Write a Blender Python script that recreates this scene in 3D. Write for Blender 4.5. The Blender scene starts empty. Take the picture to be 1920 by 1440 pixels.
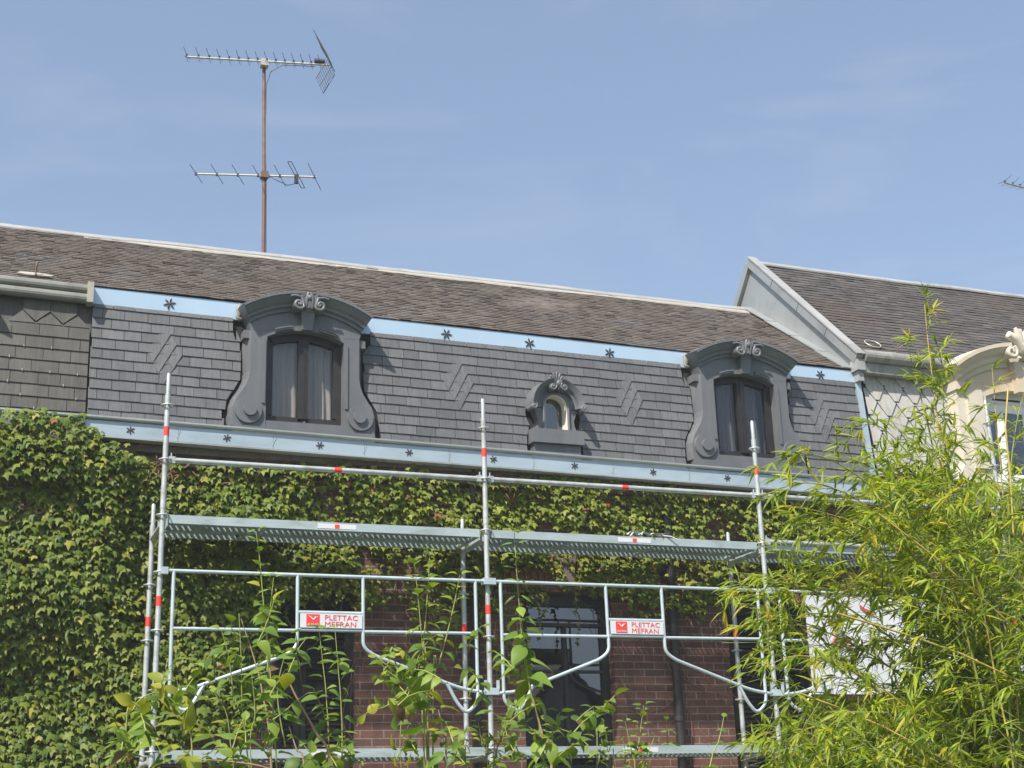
import bpy, math, random
import numpy as np
from mathutils import Vector, Matrix

random.seed(7)
rng = np.random.default_rng(11)
R = math.radians
S = bpy.context.scene
COL = S.collection

# ------------------------------------------------------------------ camera
CAM = np.array([-1.5363, -12.3198, 1.5982])
YAW, PITCH, ROLL, FPX = .3749, .3060, -.0321, 2640.7
_f = np.array([math.sin(YAW)*math.cos(PITCH), math.cos(YAW)*math.cos(PITCH), math.sin(PITCH)])
_r = np.array([math.cos(YAW), -math.sin(YAW), 0.])
_u = np.cross(_r, _f)
_r, _u = _r*math.cos(ROLL)+_u*math.sin(ROLL), -_r*math.sin(ROLL)+_u*math.cos(ROLL)
cd = bpy.data.cameras.new('camera')
cam = bpy.data.objects.new('camera', cd)
COL.objects.link(cam)
cam.matrix_world = Matrix(((_r[0], _u[0], -_f[0], CAM[0]), (_r[1], _u[1], -_f[1], CAM[1]), (_r[2], _u[2], -_f[2], CAM[2]), (0, 0, 0, 1)))
cd.sensor_width = 36
cd.lens = FPX/1920*36
cd.clip_start = .1
cd.clip_end = 2000
S.camera = cam

def at(u, v, Y):
    """world point that lies on the vertical plane y=Y behind a point of the photograph"""
    w = _r*(u-960)/FPX-_u*(v-720)/FPX+_f
    return CAM+w*(Y-CAM[1])/w[1]

# ------------------------------------------------------------------ light
EL, AZ = 50, -50           # sun height, and its bearing measured from the street side (-y) towards +x
SUN = Vector((math.sin(R(AZ))*math.cos(R(EL)), -math.cos(R(AZ))*math.cos(R(EL)), math.sin(R(EL))))
W = bpy.data.worlds.new('World')
S.world = W
W.use_nodes = True
nt = W.node_tree
nt.nodes.clear()
wo = nt.nodes.new('ShaderNodeOutputWorld')
bg = nt.nodes.new('ShaderNodeBackground')
sk = nt.nodes.new('ShaderNodeTexSky')
sk.sky_type = 'NISHITA'
sk.sun_disc = False
sk.sun_elevation = R(EL)
sk.sun_rotation = math.atan2(SUN.x, SUN.y)
sk.altitude = 50
sk.air_density = 1.0
sk.dust_density = 2.2
sk.ozone_density = 1.6
# thin high cirrus: a stretched noise over the sky's direction
tc = nt.nodes.new('ShaderNodeTexCoord')
mp = nt.nodes.new('ShaderNodeMapping')
mp.inputs['Rotation'].default_value = (R(8), R(-14), R(25))
mp.inputs['Scale'].default_value = (1.5, 2.5, 8)
no = nt.nodes.new('ShaderNodeTexNoise')
no.inputs['Scale'].default_value = 1.7
no.inputs['Detail'].default_value = 7
no.inputs['Roughness'].default_value = .55
no.inputs['Distortion'].default_value = .6
rp = nt.nodes.new('ShaderNodeValToRGB')
rp.color_ramp.elements[0].position = .50
rp.color_ramp.elements[1].position = .85
rp.color_ramp.elements[1].color = (.36, .36, .36, 1)
mx = nt.nodes.new('ShaderNodeMixRGB')
mx.inputs[2].default_value = (4.2, 4.6, 5.2, 1)
L = nt.links.new
L(tc.outputs['Generated'], mp.inputs[0])
L(mp.outputs[0], no.inputs[0])
L(no.outputs['Fac'], rp.inputs[0])
L(rp.outputs[0], mx.inputs[0])
L(sk.outputs[0], mx.inputs[1])
hs_ = nt.nodes.new('ShaderNodeHueSaturation')
hs_.inputs['Saturation'].default_value = .84
hs_.inputs['Value'].default_value = .88
L(mx.outputs[0], hs_.inputs['Color'])
hz = nt.nodes.new('ShaderNodeMixRGB')                 # summer haze evens the sky out
hz.inputs[0].default_value = .45
hz.inputs[2].default_value = (1.10, 1.62, 2.42, 1)
L(hs_.outputs[0], hz.inputs[1])
L(hz.outputs[0], bg.inputs[0])
bg.inputs[1].default_value = .142
L(bg.outputs[0], wo.inputs[0])
sd = bpy.data.lights.new('sun', 'SUN')
sd.energy = 4.1
sd.angle = R(1.4)
sd.color = (1, .94, .85)
so = bpy.data.objects.new('sun', sd)
COL.objects.link(so)
so.rotation_euler = SUN.to_track_quat('Z', 'Y').to_euler()
S.view_settings.view_transform = 'Standard'
S.view_settings.look = 'None'
S.view_settings.gamma = 1
S.view_settings.exposure = .80
S.cycles.max_bounces = 6
S.cycles.transparent_max_bounces = 12
S.cycles.use_adaptive_sampling = True

# ------------------------------------------------------------------ materials
def new_mat(name):
    m = bpy.data.materials.new(name)
    m.use_nodes = True
    t = m.node_tree
    return m, t, t.nodes['Principled BSDF']

def nnode(t, kind, **kw):
    n = t.nodes.new(kind)
    for k, v in kw.items():
        if k in n.inputs: n.inputs[k].default_value = v
        else: setattr(n, k, v)
    return n

def ramp(t, stops):
    n = t.nodes.new('ShaderNodeValToRGB')
    e = n.color_ramp.elements
    while len(e) < len(stops): e.new(.5)
    for i, (p, c) in enumerate(stops):
        e[i].position = p
        e[i].color = (c, c, c, 1) if not hasattr(c, '__len__') else (*c, 1)
    return n

def mixc(t, fac, a, b, mode='MIX'):
    n = t.nodes.new('ShaderNodeMixRGB')
    n.blend_type = mode
    for i, v in enumerate((fac, a, b)):
        if hasattr(v, 'links') or hasattr(v, 'is_linked'): t.links.new(v, n.inputs[i])
        elif hasattr(v, '__len__'): n.inputs[i].default_value = (*v, 1)
        else: n.inputs[i].default_value = v if i == 0 else (v, v, v, 1)
    return n.outputs[0]

def obj_noise(t, scale, detail=4, rough=.6, stretch=None, dist=0):
    c = t.nodes.new('ShaderNodeTexCoord')
    n = nnode(t, 'ShaderNodeTexNoise', Scale=scale, Detail=detail, Roughness=rough, Distortion=dist)
    if stretch:
        m = t.nodes.new('ShaderNodeMapping')
        m.inputs['Scale'].default_value = stretch
        t.links.new(c.outputs['Object'], m.inputs[0])
        t.links.new(m.outputs[0], n.inputs[0])
    else: t.links.new(c.outputs['Object'], n.inputs[0])
    return n.outputs['Fac']

def bump(t, bs, h, strength=.3, dist=.01):
    b = nnode(t, 'ShaderNodeBump', Strength=strength, Distance=dist)
    t.links.new(h, b.inputs['Height'])
    t.links.new(b.outputs[0], bs.inputs['Normal'])

def surf(name, col, rough=.6, metal=0, var=.25, scale=3, detail=5, dirt=None, dirt_amt=.0, dirt_scale=2.5, stretch=None, bmp=0, bscale=20, spec=.5):
    m, t, b = new_mat(name)
    f = obj_noise(t, scale, detail, stretch=stretch)
    r = ramp(t, [(.25, 1-var), (.75, 1+var)])
    t.links.new(f, r.inputs[0])
    c = mixc(t, 1, col, r.outputs[0], 'MULTIPLY')
    if dirt:
        f2 = obj_noise(t, dirt_scale, 7, .65, stretch=stretch, dist=.5)
        r2 = ramp(t, [(.5, 0), (.68, dirt_amt)])
        t.links.new(f2, r2.inputs[0])
        c = mixc(t, r2.outputs[0], c, dirt)
    t.links.new(c, b.inputs['Base Color'])
    b.inputs['Roughness'].default_value = rough
    b.inputs['Metallic'].default_value = metal
    b.inputs['Specular IOR Level'].default_value = spec
    if bmp: bump(t, b, obj_noise(t, bscale, 4), bmp, .01)
    return m

def slates(name, a, b_, warm, patches, rough=.5, spec=.5, streak=.2):
    """slate or tile: every island its own tone, weather streaks, lichen patches"""
    m, t, b = new_mat(name)
    g = t.nodes.new('ShaderNodeNewGeometry')
    r = ramp(t, [(0, a), (1, b_)])
    t.links.new(g.outputs['Random Per Island'], r.inputs[0])
    c = r.outputs[0]
    w = obj_noise(t, .55, 5, .6, stretch=(1, 1, 1), dist=.6)
    rw = ramp(t, [(.42, 0), (.62, 1)])
    t.links.new(w, rw.inputs[0])
    c = mixc(t, rw.outputs[0], c, mixc(t, .75, c, warm))
    for (col, sc, lo, hi, amt, st) in patches:
        f = obj_noise(t, sc, 7, .7, stretch=st, dist=.4)
        rr = ramp(t, [(lo, 0), (hi, amt)])
        t.links.new(f, rr.inputs[0])
        c = mixc(t, rr.outputs[0], c, col)
    f = obj_noise(t, 9, 5, .7, stretch=(6, 1, .6))
    rr = ramp(t, [(.3, 1-streak), (.7, 1+streak)])
    t.links.new(f, rr.inputs[0])
    c = mixc(t, 1, c, rr.outputs[0], 'MULTIPLY')
    t.links.new(c, b.inputs['Base Color'])
    b.inputs['Roughness'].default_value = rough
    b.inputs['Specular IOR Level'].default_value = spec
    bump(t, b, obj_noise(t, 35, 5, .7), .35, .004)
    return m

def leaf_mat(name, trans=.35, rough=.42, spec=.45):
    m, t, b = new_mat(name)
    a = t.nodes.new('ShaderNodeAttribute')
    a.attribute_name = 'Col'
    t.links.new(a.outputs['Color'], b.inputs['Base Color'])
    b.inputs['Roughness'].default_value = rough
    b.inputs['Specular IOR Level'].default_value = spec
    tr = t.nodes.new('ShaderNodeBsdfTranslucent')
    c = mixc(t, 1, a.outputs['Color'], (1.5, 1.45, .5), 'MULTIPLY')
    t.links.new(c, tr.inputs[0])
    ms = t.nodes.new('ShaderNodeMixShader')
    ms.inputs[0].default_value = trans
    t.links.new(b.outputs[0], ms.inputs[1])
    t.links.new(tr.outputs[0], ms.inputs[2])
    t.links.new(ms.outputs[0], t.nodes['Material Output'].inputs[0])
    return m

def glass_mat(name, tint, refl=.12):
    m, t, b = new_mat(name)
    tr = t.nodes.new('ShaderNodeBsdfTransparent')
    tr.inputs[0].default_value = (*tint, 1)
    gl = nnode(t, 'ShaderNodeBsdfGlossy', Roughness=.015)
    bp_ = nnode(t, 'ShaderNodeBump', Strength=.07, Distance=.01)
    t.links.new(obj_noise(t, 3.0, 2), bp_.inputs['Height'])
    t.links.new(bp_.outputs[0], gl.inputs['Normal'])
    lw = nnode(t, 'ShaderNodeLayerWeight', Blend=.5)
    fr = nnode(t, 'ShaderNodeMath', operation='POWER')
    t.links.new(lw.outputs['Facing'], fr.inputs[0])
    fr.inputs[1].default_value = 4
    ad = nnode(t, 'ShaderNodeMath', operation='ADD')
    t.links.new(fr.outputs[0], ad.inputs[0])
    ad.inputs[1].default_value = refl
    ms = t.nodes.new('ShaderNodeMixShader')
    t.links.new(ad.outputs[0], ms.inputs[0])
    t.links.new(tr.outputs[0], ms.inputs[1])
    t.links.new(gl.outputs[0], ms.inputs[2])
    t.links.new(ms.outputs[0], t.nodes['Material Output'].inputs[0])
    return m

def brick_mat(name, c1, c2, mortar):
    m, t, b = new_mat(name)
    c = t.nodes.new('ShaderNodeTexCoord')
    s = t.nodes.new('ShaderNodeSeparateXYZ')
    k = t.nodes.new('ShaderNodeCombineXYZ')
    t.links.new(c.outputs['Object'], s.inputs[0])
    ad = nnode(t, 'ShaderNodeMath', operation='ADD')
    t.links.new(s.outputs[0], ad.inputs[0])
    t.links.new(s.outputs[1], ad.inputs[1])
    t.links.new(ad.outputs[0], k.inputs[0])
    t.links.new(s.outputs[2], k.inputs[1])
    wob = nnode(t, 'ShaderNodeTexNoise', Scale=14, Detail=3)
    t.links.new(c.outputs['Object'], wob.inputs[0])
    va = nnode(t, 'ShaderNodeVectorMath', operation='MULTIPLY_ADD')
    t.links.new(wob.outputs['Color'], va.inputs[0])
    va.inputs[1].default_value = (.008, .008, 0)
    t.links.new(k.outputs[0], va.inputs[2])
    br = t.nodes.new('ShaderNodeTexBrick')
    t.links.new(va.outputs[0], br.inputs['Vector'])
    br.inputs['Color1'].default_value = (*c1, 1)
    br.inputs['Color2'].default_value = (*c2, 1)
    br.inputs['Mortar'].default_value = (*mortar, 1)
    br.inputs['Scale'].default_value = 1
    br.inputs['Brick Width'].default_value = .232
    br.inputs['Row Height'].default_value = .0745
    br.inputs['Mortar Size'].default_value = .0065
    br.inputs['Mortar Smooth'].default_value = .25
    f = obj_noise(t, 6, 6, .7)
    r = ramp(t, [(.3, .6), (.7, 1.35)])
    t.links.new(f, r.inputs[0])
    col = mixc(t, 1, br.outputs['Color'], r.outputs[0], 'MULTIPLY')
    t.links.new(col, b.inputs['Base Color'])
    b.inputs['Roughness'].default_value = .85
    inv = nnode(t, 'ShaderNodeMath', operation='SUBTRACT')
    inv.inputs[0].default_value = 1
    t.links.new(br.outputs['Fac'], inv.inputs[1])
    hs = nnode(t, 'ShaderNodeMath', operation='MULTIPLY_ADD')
    t.links.new(obj_noise(t, 60, 4), hs.inputs[0])
    hs.inputs[1].default_value = .4
    t.links.new(inv.outputs[0], hs.inputs[2])
    bump(t, b, hs.outputs[0], .8, .008)
    return m

M = {}
M['slate_new'] = slates('new_slate', (.088, .092, .098), (.142, .146, .153), (.116, .117, .120),
                        [((.20, .195, .185), 5, .60, .76, .45, (3, 1, .35)), ((.15, .125, .095), 2.3, .64, .78, .4, (1, 1, 1)), ((.075, .077, .08), 1.4, .55, .75, .4, (1.5, 1, .6))], .55, .4, .2)
M['slate_old'] = slates('old_slate', (.078, .076, .068), (.115, .112, .10), (.08, .073, .06),
                        [((.042, .039, .033), 2.2, .5, .68, .6, (4, 1, .25)), ((.17, .165, .14), 5, .62, .8, .4, (2, 1, .4))], .6, .4, .2)
M['roof_brown'] = slates('weathered_roof_slate', (.080, .068, .058), (.140, .119, .102), (.114, .090, .072),
                         [((.19, .172, .145), 7, .54, .68, .6, (1, 1.5, 1.5)), ((.17, .145, .075), 1.6, .62, .74, .6, (1, 1.5, 1.5)), ((.115, .125, .135), 1.2, .57, .72, .6, (.8, 1.6, 1.6)),
                          ((.060, .051, .045), 1.3, .54, .70, .4, (1, 1, 1)), ((.25, .235, .2), 14, .69, .78, .8, (1, 1, 1))], .75, .3, .25)
M['roof_dark'] = slates('dark_roof_tile', (.056, .052, .049), (.10, .092, .086), (.08, .063, .053),
                        [((.12, .105, .085), 3.2, .58, .74, .5, (1, 1, 1)), ((.035, .03, .028), 1.7, .54, .7, .6, (1, 1, 1)), ((.22, .2, .17), 16, .71, .8, .6, (1, 1, 1))], .72, .3, .2)
M['hex'] = slates('fibre_cement_slate', (.38, .375, .36), (.48, .47, .45), (.40, .385, .36),
                  [((.13, .12, .11), 2.5, .52, .72, .45, (3, 1, .3))], .65, .3, .15)
M['zinc_paint'] = surf('grey_painted_zinc', (.122, .129, .138), .45, 0, .18, 2.6, 6, (.18, .185, .187), .5, 2.2, stretch=(1.6, 1.6, .55), bmp=.55, bscale=3.2)
M['zinc_blue'] = surf('new_blue_zinc', (.45, .59, .72), .34, .2, .06, 1.3, 3, (.45, .58, .70), .4, .8, spec=.6)
M['zinc_pale'] = surf('pale_blue_zinc', (.37, .455, .51), .40, .2, .10, 1.6, 5, (.25, .31, .33), .4, 2.2, stretch=(1, 1, 3), spec=.5)
M['zinc_roll'] = surf('greenish_zinc_edge', (.25, .28, .265), .42, .35, .16, 3, 5, (.2, .2, .18), .5, 4)
M['zinc_old'] = surf('dull_old_zinc', (.19, .195, .175), .6, .15, .2, 3, 6, (.10, .098, .085), .65, 1.8, bmp=.1)
M['zinc_sheet'] = surf('grey_zinc_sheet', (.32, .34, .34), .42, .3, .14, 1.5, 5, (.20, .21, .205), .6, 2.2, bmp=.3, bscale=3)
M['zinc_light'] = surf('bright_zinc_capping', (.34, .345, .335), .5, .1, .14, 2.5, 5, (.17, .17, .155), .5, 3)
M['stained_gutter'] = surf('stained_gutter_zinc', (.29, .285, .265), .55, .15, .2, 2.4, 5, (.13, .095, .06), .8, 3, stretch=(2.2, 1, 1), bmp=.1)
M['stone'] = surf('weathered_stone', (.15, .12, .095), .9, 0, .3, 4, 7, (.08, .068, .055), .7, 5, stretch=(1, 1, 1.5), bmp=.5, bscale=25)
M['cream'] = surf('cream_painted_render', (.56, .51, .42), .7, 0, .06, 2, 5, (.54, .36, .19), .6, .9, bmp=.1, bscale=12)
M['white_reveal'] = surf('white_painted_wood', (.80, .74, .64), .6, 0, .05, 4)
M['white_frame'] = surf('white_window_frame', (.74, .74, .72), .4, 0, .05, 3)
M['black_frame'] = surf('black_painted_wood', (.016, .015, .016), .5, 0, .3, 6, 5, (.05, .045, .04), .35, 9)
M['shutter'] = surf('dark_louvre_paint', (.030, .028, .026), .65, 0, .25, 5, 5, (.05, .047, .042), .5, 4, spec=.15)
M['room'] = surf('dark_interior', (.02, .02, .022), .9, 0, .2, 2)
M['curtain'] = surf('beige_curtain_cloth', (.50, .43, .38), .9, 0, .12, 3, 5, stretch=(4, 4, .4))
M['curtain_dark'] = surf('grey_curtain_cloth', (.17, .17, .172), .9, 0, .12, 3, 5, stretch=(4, 4, .4))
M['glass'] = glass_mat('window_glass', (.86, .87, .88), .05)
M['glass_dark'] = glass_mat('dark_window_glass', (.42, .44, .47), .19)
M['brick'] = brick_mat('red_brick', (.155, .064, .044), (.095, .045, .035), (.20, .17, .14))
M['arch_brick'] = surf('gauged_red_brick', (.20, .085, .055), .85, 0, .35, 9, 6, (.11, .055, .04), .6, 8, bmp=.5, bscale=25)
M['galv'] = surf('galvanised_steel', (.45, .475, .475), .45, .3, .22, 9, 6, (.27, .25, .21), .75, 5, bmp=.15, bscale=40)
M['galv_blue'] = surf('pale_galvanised_rail', (.50, .58, .61), .40, .3, .12, 9, 5, (.42, .46, .47), .5, 7)
M['galv_deck'] = surf('galvanised_deck', (.42, .49, .495), .45, .3, .18, 5, 5, (.27, .28, .26), .65, 4, stretch=(.6, 2, 2))
M['sign_white'] = surf('white_sign_plate', (.62, .63, .66), .45, 0, .04, 2)
M['red'] = surf('red_tape', (.78, .05, .035), .5, 0, .1, 20)
M['red_print'] = surf('red_print', (.72, .055, .045), .5, 0, .05, 9)
M['grey_print'] = surf('grey_print', (.24, .25, .27), .6, 0, .05, 9)
M['red_dull'] = surf('dull_red_print', (.45, .085, .07), .6, 0, .08, 9)
M['rust'] = surf('rusty_mast_steel', (.17, .105, .085), .7, .2, .25, 8, 6, (.24, .17, .13), .5, 12)
M['alu'] = surf('dull_aluminium', (.52, .50, .44), .45, .4, .15, 6)
M['alu_dull'] = surf('dull_lead', (.25, .235, .20), .6, 0, .2, 12)
M['dark_plastic'] = surf('dark_plastic', (.05, .055, .065), .55, 0, .2, 9)
M['rod'] = surf('dark_grey_rod', (.12, .12, .14), .5, .3, .2, 9)
M['star'] = surf('dark_star_cutout', (.030, .022, .022), .6, 0, .5, 30)
M['lead_white'] = surf('whitish_flashing', (.36, .335, .285), .6, 0, .15, 9, 5, (.4, .38, .34), .5, 9)
M['pipe'] = surf('black_downpipe', (.020, .019, .019), .5, 0, .3, 5, 5, (.06, .045, .035), .5, 5)
M['strap'] = surf('pale_grey_webbing', (.52, .52, .50), .8, 0, .3, 30, 4, (.10, .10, .11), .9, 26)
M['bark'] = surf('brown_vine_bark', (.16, .105, .072), .9, 0, .3, 10)
M['stem_green'] = surf('yellowish_green_stem', (.24, .27, .07), .6, 0, .25, 8)
M['stem_wood'] = surf('tan_woody_stem', (.34, .23, .145), .7, 0, .25, 8)
M['culm'] = surf('yellow_bamboo_culm', (.42, .32, .075), .45, 0, .3, 7, 5, (.25, .29, .07), .6, 4)
M['twig'] = surf('green_bamboo_twig', (.19, .23, .045), .55, 0, .25, 7)
M['soil'] = surf('garden_lawn', (.05, .075, .025), .95, 0, .4, 1.2, 8, (.09, .07, .045), .6, .8, bmp=.6, bscale=30)
M['ivy'] = leaf_mat('creeper_leaf', .25, .52, .25)
M['shrub'] = leaf_mat('shrub_leaf', .35, .48, .3)
M['bamboo'] = leaf_mat('bamboo_leaf', .45, .45, .35)
M['plaster'] = surf('grey_render', (.30, .28, .26), .9, 0, .15, 2)

# ------------------------------------------------------------------ mesh tools
def V(*a): return np.array(a, float)

class MB:
    def __init__(s): s.v, s.f, s.sm = [], [], []
    def add(s, verts, faces, smooth=False):
        o = len(s.v)
        s.v.extend([tuple(map(float, p)) for p in verts])
        s.f.extend([tuple(i+o for i in q) for q in faces])
        s.sm.extend([smooth]*len(faces))
        return s
    def box(s, x0, x1, y0, y1, z0, z1):
        v = [(x, y, z) for z in (z0, z1) for y in (y0, y1) for x in (x0, x1)]
        return s.add(v, [(0, 2, 3, 1), (4, 5, 7, 6), (0, 1, 5, 4), (2, 6, 7, 3), (0, 4, 6, 2), (1, 3, 7, 5)])
    def prism(s, poly, y0, y1, back=True):
        """polygon of (x,z) extruded from y0 (front) to y1"""
        n = len(poly)
        a = sum(poly[i][0]*poly[(i+1) % n][1]-poly[(i+1) % n][0]*poly[i][1] for i in range(n))
        if a < 0: poly = poly[::-1]
        v = [(x, y0, z) for x, z in poly]+[(x, y1, z) for x, z in poly]
        f = [tuple(range(n))]+([tuple(range(2*n-1, n-1, -1))] if back else [])
        f += [(i, i+n, (i+1) % n+n, (i+1) % n) for i in range(n)]
        return s.add(v, f)
    def prism3(s, pa, pb, y0, y1, y2):
        """outline pa at y0 that flares to outline pb at y1 and runs straight back to y2"""
        n = len(pa)
        ar = sum(pa[i][0]*pa[(i+1) % n][1]-pa[(i+1) % n][0]*pa[i][1] for i in range(n))
        if ar < 0: pa, pb = pa[::-1], pb[::-1]
        v = [(x, y0, z) for x, z in pa]+[(x, y1, z) for x, z in pb]+[(x, y2, z) for x, z in pb]
        f = [tuple(range(n))]
        for o in (0, n): f += [(i+o, i+n+o, (i+1) % n+n+o, (i+1) % n+o) for i in range(n)]
        return s.add(v, f)
    def tube(s, pts, r, n=10, cap=True, smooth=True):
        pts = [np.array(p, float) for p in pts]
        rs = r if hasattr(r, '__len__') else [r]*len(pts)
        vs, fs = [], []
        d0 = pts[1]-pts[0]
        a = np.cross(d0, (0, 0, 1.)) if abs(d0[2]) < .9*np.linalg.norm(d0) else np.cross(d0, (0, 1., 0))
        a /= np.linalg.norm(a)
        for i, p in enumerate(pts):
            d = pts[min(i+1, len(pts)-1)]-pts[max(i-1, 0)]
            d = d/(np.linalg.norm(d)+1e-12)
            a = a-d*(a@d)
            a /= np.linalg.norm(a)+1e-12
            b = np.cross(d, a)
            for k in range(n):
                t = 2*math.pi*k/n
                vs.append(p+rs[i]*(a*math.cos(t)+b*math.sin(t)))
        for i in range(len(pts)-1):
            for k in range(n):
                fs.append((i*n+k, i*n+(k+1) % n, (i+1)*n+(k+1) % n, (i+1)*n+k))
        s.add(vs, fs, smooth)
        if cap:
            s.add(vs[:n], [tuple(range(n-1, -1, -1))])
            s.add(vs[-n:], [tuple(range(n))])
        return s
    def ring(s, c, R_, r, axis='z', n=18, m=6):
        vs, fs = [], []
        for i in range(n):
            t = 2*math.pi*i/n
            for k in range(m):
                q = 2*math.pi*k/m
                x, y, z = (R_+r*math.cos(q))*math.cos(t), (R_+r*math.cos(q))*math.sin(t), r*math.sin(q)
                if axis == 'y': x, y, z = x, z, y
                vs.append((c[0]+x, c[1]+y, c[2]+z))
        for i in range(n):
            for k in range(m):
                fs.append((i*m+k, ((i+1) % n)*m+k, ((i+1) % n)*m+(k+1) % m, i*m+(k+1) % m))
        return s.add(vs, fs, True)
    def ball(s, c, r, sc=(1, 1, 1), n=12, m=8):
        vs, fs = [], []
        for j in range(m+1):
            p = math.pi*j/m
            for i in range(n):
                t = 2*math.pi*i/n
                vs.append((c[0]+r*sc[0]*math.sin(p)*math.cos(t), c[1]+r*sc[1]*math.sin(p)*math.sin(t), c[2]+r*sc[2]*math.cos(p)))
        for j in range(m):
            for i in range(n): fs.append((j*n+i, (j+1)*n+i, (j+1)*n+(i+1) % n, j*n+(i+1) % n))
        return s.add(vs, fs, True)
    def sweep_arc(s, prof, cx, cz, R0, t0, t1, y, n=24, smooth=False):
        """profile of (out towards -y, radial offset) swept on an arc in the xz plane"""
        vs, fs = [], []
        k = len(prof)
        for i in range(n+1):
            t = t0+(t1-t0)*i/n
            for o, d in prof: vs.append((cx+(R0+d)*math.sin(t), y-o, cz+(R0+d)*math.cos(t)))
        for i in range(n):
            for j in range(k): fs.append((i*k+j, (i+1)*k+j, (i+1)*k+(j+1) % k, i*k+(j+1) % k))
        s.add(vs, fs, smooth)
        s.add(vs[:k], [tuple(range(k))])
        s.add(vs[-k:], [tuple(range(k-1, -1, -1))])
        return s
    def sheet(s, grid, smooth=True):
        h, w = len(grid), len(grid[0])
        return s.add([p for row in grid for p in row], [(i*w+j, i*w+j+1, (i+1)*w+j+1, (i+1)*w+j) for i in range(h-1) for j in range(w-1)], smooth)

def wloc(o):
    p = Vector((0, 0, 0))
    while o is not None:
        p += o.location
        o = o.parent
    return p

def obj(name, mb, mat, parent=None, base=None):
    me = bpy.data.meshes.new(name)
    off = wloc(parent) if parent is not None else Vector(base if base is not None else (0, 0, 0))
    me.from_pydata([(p[0]-off.x, p[1]-off.y, p[2]-off.z) for p in mb.v], [], mb.f)
    me.polygons.foreach_set('use_smooth', mb.sm)
    me.materials.append(M[mat])
    me.update()
    o = bpy.data.objects.new(name, me)
    COL.objects.link(o)
    if parent is not None: o.parent = parent
    elif base is not None: o.location = base
    return o

def tag(o, label=None, cat=None, group=None, kind=None):
    if label: o['label'] = label
    if cat: o['category'] = cat
    if group: o['group'] = group
    if kind: o['kind'] = kind
    return o

def thing(name, loc, label, cat, group=None):
    o = bpy.data.objects.new(name, None)
    o.empty_display_size = .2
    COL.objects.link(o)
    o.location = loc
    return tag(o, label, cat, group)

def copy_tree(o, parent=None):
    c = o.copy()
    COL.objects.link(c)
    c.parent = parent
    for ch in list(o.children): copy_tree(ch, c)
    return c

def text_mb(body, size, x, y, z, depth=.002, width=None, bold=0.0):
    """lettering standing on the plane y, its lower left corner at x,z"""
    cu = bpy.data.curves.new('lettering', 'FONT')
    cu.body = body
    cu.size = size
    cu.offset = bold
    cu.extrude = depth
    cu.resolution_u = 3
    to = bpy.data.objects.new('lettering', cu)
    COL.objects.link(to)
    dg = bpy.context.evaluated_depsgraph_get()
    me = bpy.data.meshes.new_from_object(to.evaluated_get(dg))
    bpy.data.objects.remove(to)
    xs = [v.co.x for v in me.vertices]
    k = (width/(max(xs)-min(xs))) if width else 1
    x0 = min(xs)
    mb = MB()
    mb.add([(x+(v.co.x-x0)*k, y-v.co.z, z+v.co.y) for v in me.vertices], [tuple(p.vertices) for p in me.polygons])
    bpy.data.meshes.remove(me)
    return mb

# ------------------------------------------------------------------ ground
g = MB()
g.add([(-75, -75, 0), (75, -75, 0), (75, 75, 0), (-75, 75, 0)], [(0, 1, 2, 3)])
tag(obj('ground', g, 'soil'), kind='structure')

# ------------------------------------------------------------------ the terrace: shared levels
YW = .92                                   # face of the brick wall
X0, X1, XL, XR = -.64, 7.95, -5.2, 13.6    # party walls and ends
zG = lambda x: 5.340-.0140*(x+.69)         # rim of the gutter at y=.60
zU = lambda x: 6.688-.0112*(x+.63)         # head of the upper fascia at y=.85
zB = lambda x: 6.506-.0106*(x+.63)         # its foot
RY, RZ = 2.95, 8.105                       # ridge
def yM(z): return .745+(z-5.25)*.085       # face of the mansard slope

house = thing('terraced_house', (3.65, YW, 0), 'brick terraced house with new grey slate mansard and two grey dormers, behind the scaffolding', 'house')
old_house = thing('terraced_house', (-2.9, YW, 0), 'terraced house with stained old slate mansard and dull lead rolls, its wall under dense creeper', 'house')
pale_house = thing('terraced_house', (10.8, YW, 0), 'terraced house with taller dark roof, pale hexagonal slates and cream dormer, behind the bamboo', 'house')

def wall_with_holes(x0, x1, z0, z1, holes, y0, y1):
    mb = MB()
    xs = sorted({x0, x1, *[h[0] for h in holes], *[h[1] for h in holes]})
    for a, b in zip(xs[:-1], xs[1:]):
        hs = sorted([h for h in holes if h[0] <= a+1e-6 and h[1] >= b-1e-6], key=lambda h: h[2])
        z = z0
        for h in hs:
            if h[2] > z: mb.box(a, b, y0, y1, z, h[2])
            z = h[3]
        if z < z1: mb.box(a, b, y0, y1, z, z1)
    return mb

W1 = (1.20, 1.97, 2.05, 3.83)
W2 = (3.70, 4.70, 2.05, 3.90)
W3 = (6.05, 7.02, 2.05, 3.86)
G1, G2, G3 = (1.2, 1.97, .3, 1.6), (3.7, 4.7, .3, 1.6), (6.05, 7.02, 0, 1.8)
obj('wall', wall_with_holes(X0, X1, 0, 4.958, [W1, W2, W3], YW, YW+.36), 'brick', house)
obj('wall', wall_with_holes(XL, X0-.004, 0, 5.22, [], YW-.003, YW+.36), 'brick', old_house)
W4 = (9.3, 10.3, 2.05, 3.85)
obj('wall', wall_with_holes(X1+.004, XR, 0, 4.958, [W4], YW+.003, YW+.36), 'brick', pale_house)

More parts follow.
